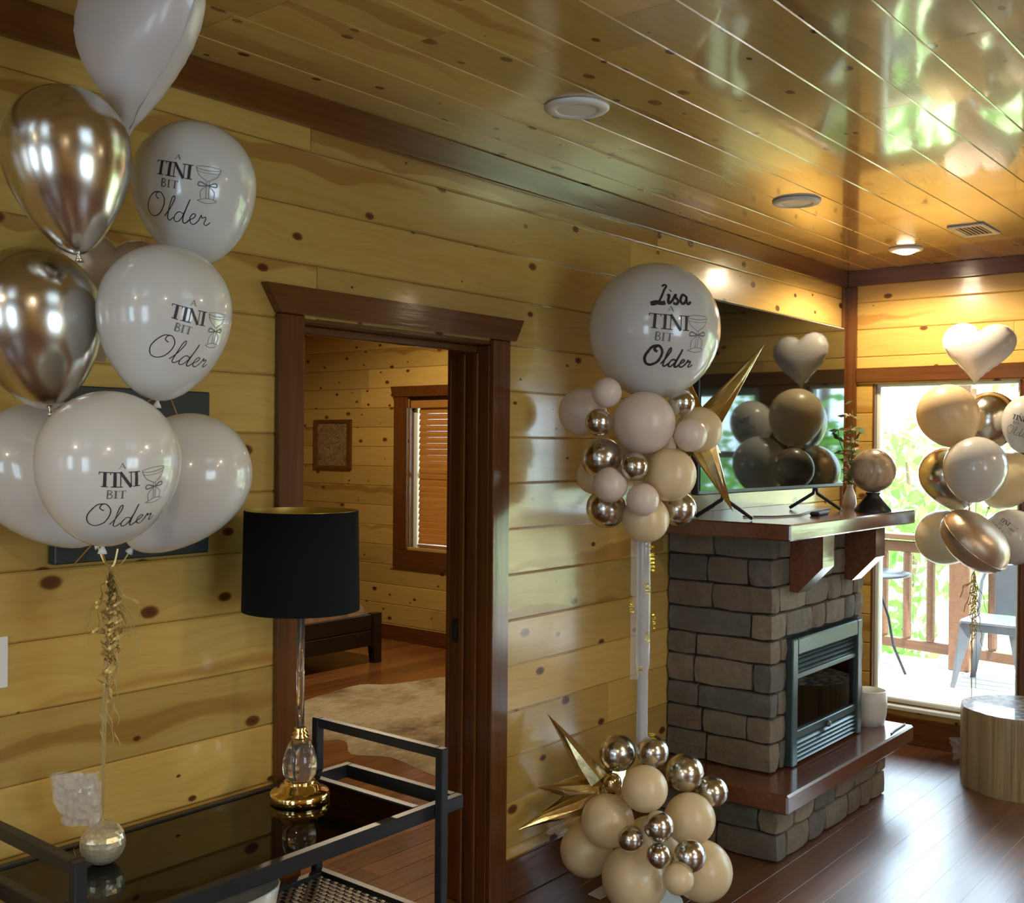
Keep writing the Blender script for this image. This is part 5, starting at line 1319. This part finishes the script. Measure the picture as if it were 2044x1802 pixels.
# tube with shiny wrap
p0 = dep(1286, 1040, DC); p1 = dep(1281, 1500, DC)
tub = MB(); 
def ribwall(pts, rad, n=14, seed=1):
    mb_ = MB(); vs = []
    for k, p in enumerate(pts):
        for i in range(n):
            a = 2*math.pi*i/n; rr_ = (rad(k/(len(pts)-1)))*(1+.10*noise.noise(Vector((k*.9, math.cos(a)*2, math.sin(a)*2+seed)))); vs.append(Vector(p)+RT*math.cos(a)*rr_+FW*math.sin(a)*rr_)
    return mb_.add(vs, [(k*n+i, k*n+(i+1) % n, (k+1)*n+(i+1) % n, (k+1)*n+i) for k in range(len(pts)-1) for i in range(n)], True)
bw(ribwall([p0.lerp(p1, t/26) for t in range(27)], lambda t: .026 if t < .65 else .020+.004*(t-.65)), 'clear_tube', 'tube', bc)
pw0, pw1 = dep(1268, 1075, DC-.03), dep(1266, 1355, DC-.03)
bw(MB().strip([pw0.lerp(pw1, t/14)+FW*.006*math.sin(t*1.7) for t in range(15)], .030, side=RT), 'cellophane_strip', 'cello', bc)
M['gold_fringe'] = plain('bright_gold_fringe', (.80, .58, .06), rough=.25, metal=.9, bump=.3, bump_scale=60)
r = random.Random(2)
for (xa, ya_, yb_2, wdt) in ((1300, 1088, 1142, 10), (1291, 1164, 1186, 11), (1259, 1187, 1224, 9), (1304, 1225, 1256, 6), (1290, 1260, 1280, 9), (1277, 1330, 1342, 9), (1301, 1462, 1476, 11)):
    n = 7; q0, q1 = dep(xa, ya_, DC-.05), dep(xa+3, yb_2, DC-.05); fr2 = MB()
    for j in range(n):
        c = q0.lerp(q1, (j+.5)/n); h = (q1-q0).length/n*.6; wd = wdt/FPX*DC*r.uniform(.6, 1.1); tw = FW*r.uniform(-.01, .01)
        fr2.add([c-RT*wd/2+UP*h/2, c+RT*wd/2+UP*h*.9/2+tw, c+RT*wd/2-UP*h/2+tw, c-RT*wd/2-UP*h*.7/2], [(0, 1, 2, 3)])
    bw(fr2, 'gold_fringe', 'gold_fringe', bc)
# starbursts
def spike(parent, c, tip, rb, mat='foil_gold', n=10):
    c, tip = Vector(c), Vector(tip); ax = (tip-c).normalized(); L_ = (tip-c).length; a = ax.orthogonal().normalized(); b = ax.cross(a); mbs = MB(); vs = []
    ks = [(0, .75), (.12, 1.0), (.35, .74), (.7, .33), (.97, .035), (1, .0)]
    for t, s in ks:
        for i in range(n):
            q_ = 2*math.pi*i/n; rr_ = rb*s*(1+.16*math.cos(2*q_)+.05*math.sin(5*q_+t*6)); vs.append(c+ax*L_*t+(a*math.cos(q_)+b*math.sin(q_))*rr_)
    mbs.add(vs, [(k*n+i, k*n+(i+1) % n, (k+1)*n+(i+1) % n, (k+1)*n+i) for k in range(len(ks)-1) for i in range(n)], False)
    o = mbs.build('starburst_spike', mat); wp(parent, o); return o
c1 = dep(1392, 868, DC+.10)
for tp, dd in (((1528, 683), -.02), ((1463, 1022), -.02), ((1350, 700), .06), ((1440, 905), .06), ((1300, 930), .10)): spike(bc, c1, dep(tp[0], tp[1], DC+dd+.08), .058)
c2 = dep(1205, 1575, DC+.06)
for tp, dd in (((1092, 1424), .12), ((1034, 1656), -.05), ((1072, 1572), .02), ((1150, 1660), .3), ((1260, 1480), .25)): spike(bc, c2, dep(tp[0], tp[1], DC+dd), .058)
bw(MB().sphere(dep(1222, 1562, DC-.02), .035, 16, 10), 'starburst_centre', 'foil_gold', bc)
pp = MB(); vs, f_ = crinkle(.06, .07, .09, 8, .02); pp.add([v+dep(1112, 1665, DC+.05) for v in vs], f_); bw(pp, 'filling_tail', 'cello', bc)
b0 = MB().lathe([(0, 0), (.13, 0), (.13, .012), (.02, .02), (.018, .3), (0, .3)], 28).build('column_base', 'white_plastic', bc)
pa_ = at(1200, 1782, 'z', .002); pap = MB().add([(-.05, -.03, 0), (.05, -.035, 0), (.055, .03, .004), (-.045, .028, .002), (-.05, -.03, -.0015), (.05, -.035, -.0015), (.055, .03, .0025), (-.045, .028, .0005)], [(0, 1, 2, 3), (7, 6, 5, 4), (0, 4, 5, 1), (1, 5, 6, 2), (2, 6, 7, 3), (3, 7, 4, 0)]).build('paper_card', 'paper'); pap.location = (pa_.x, pa_.y, .003); tag(pap, 'small white paper card on the floor beside the balloon column', 'card')
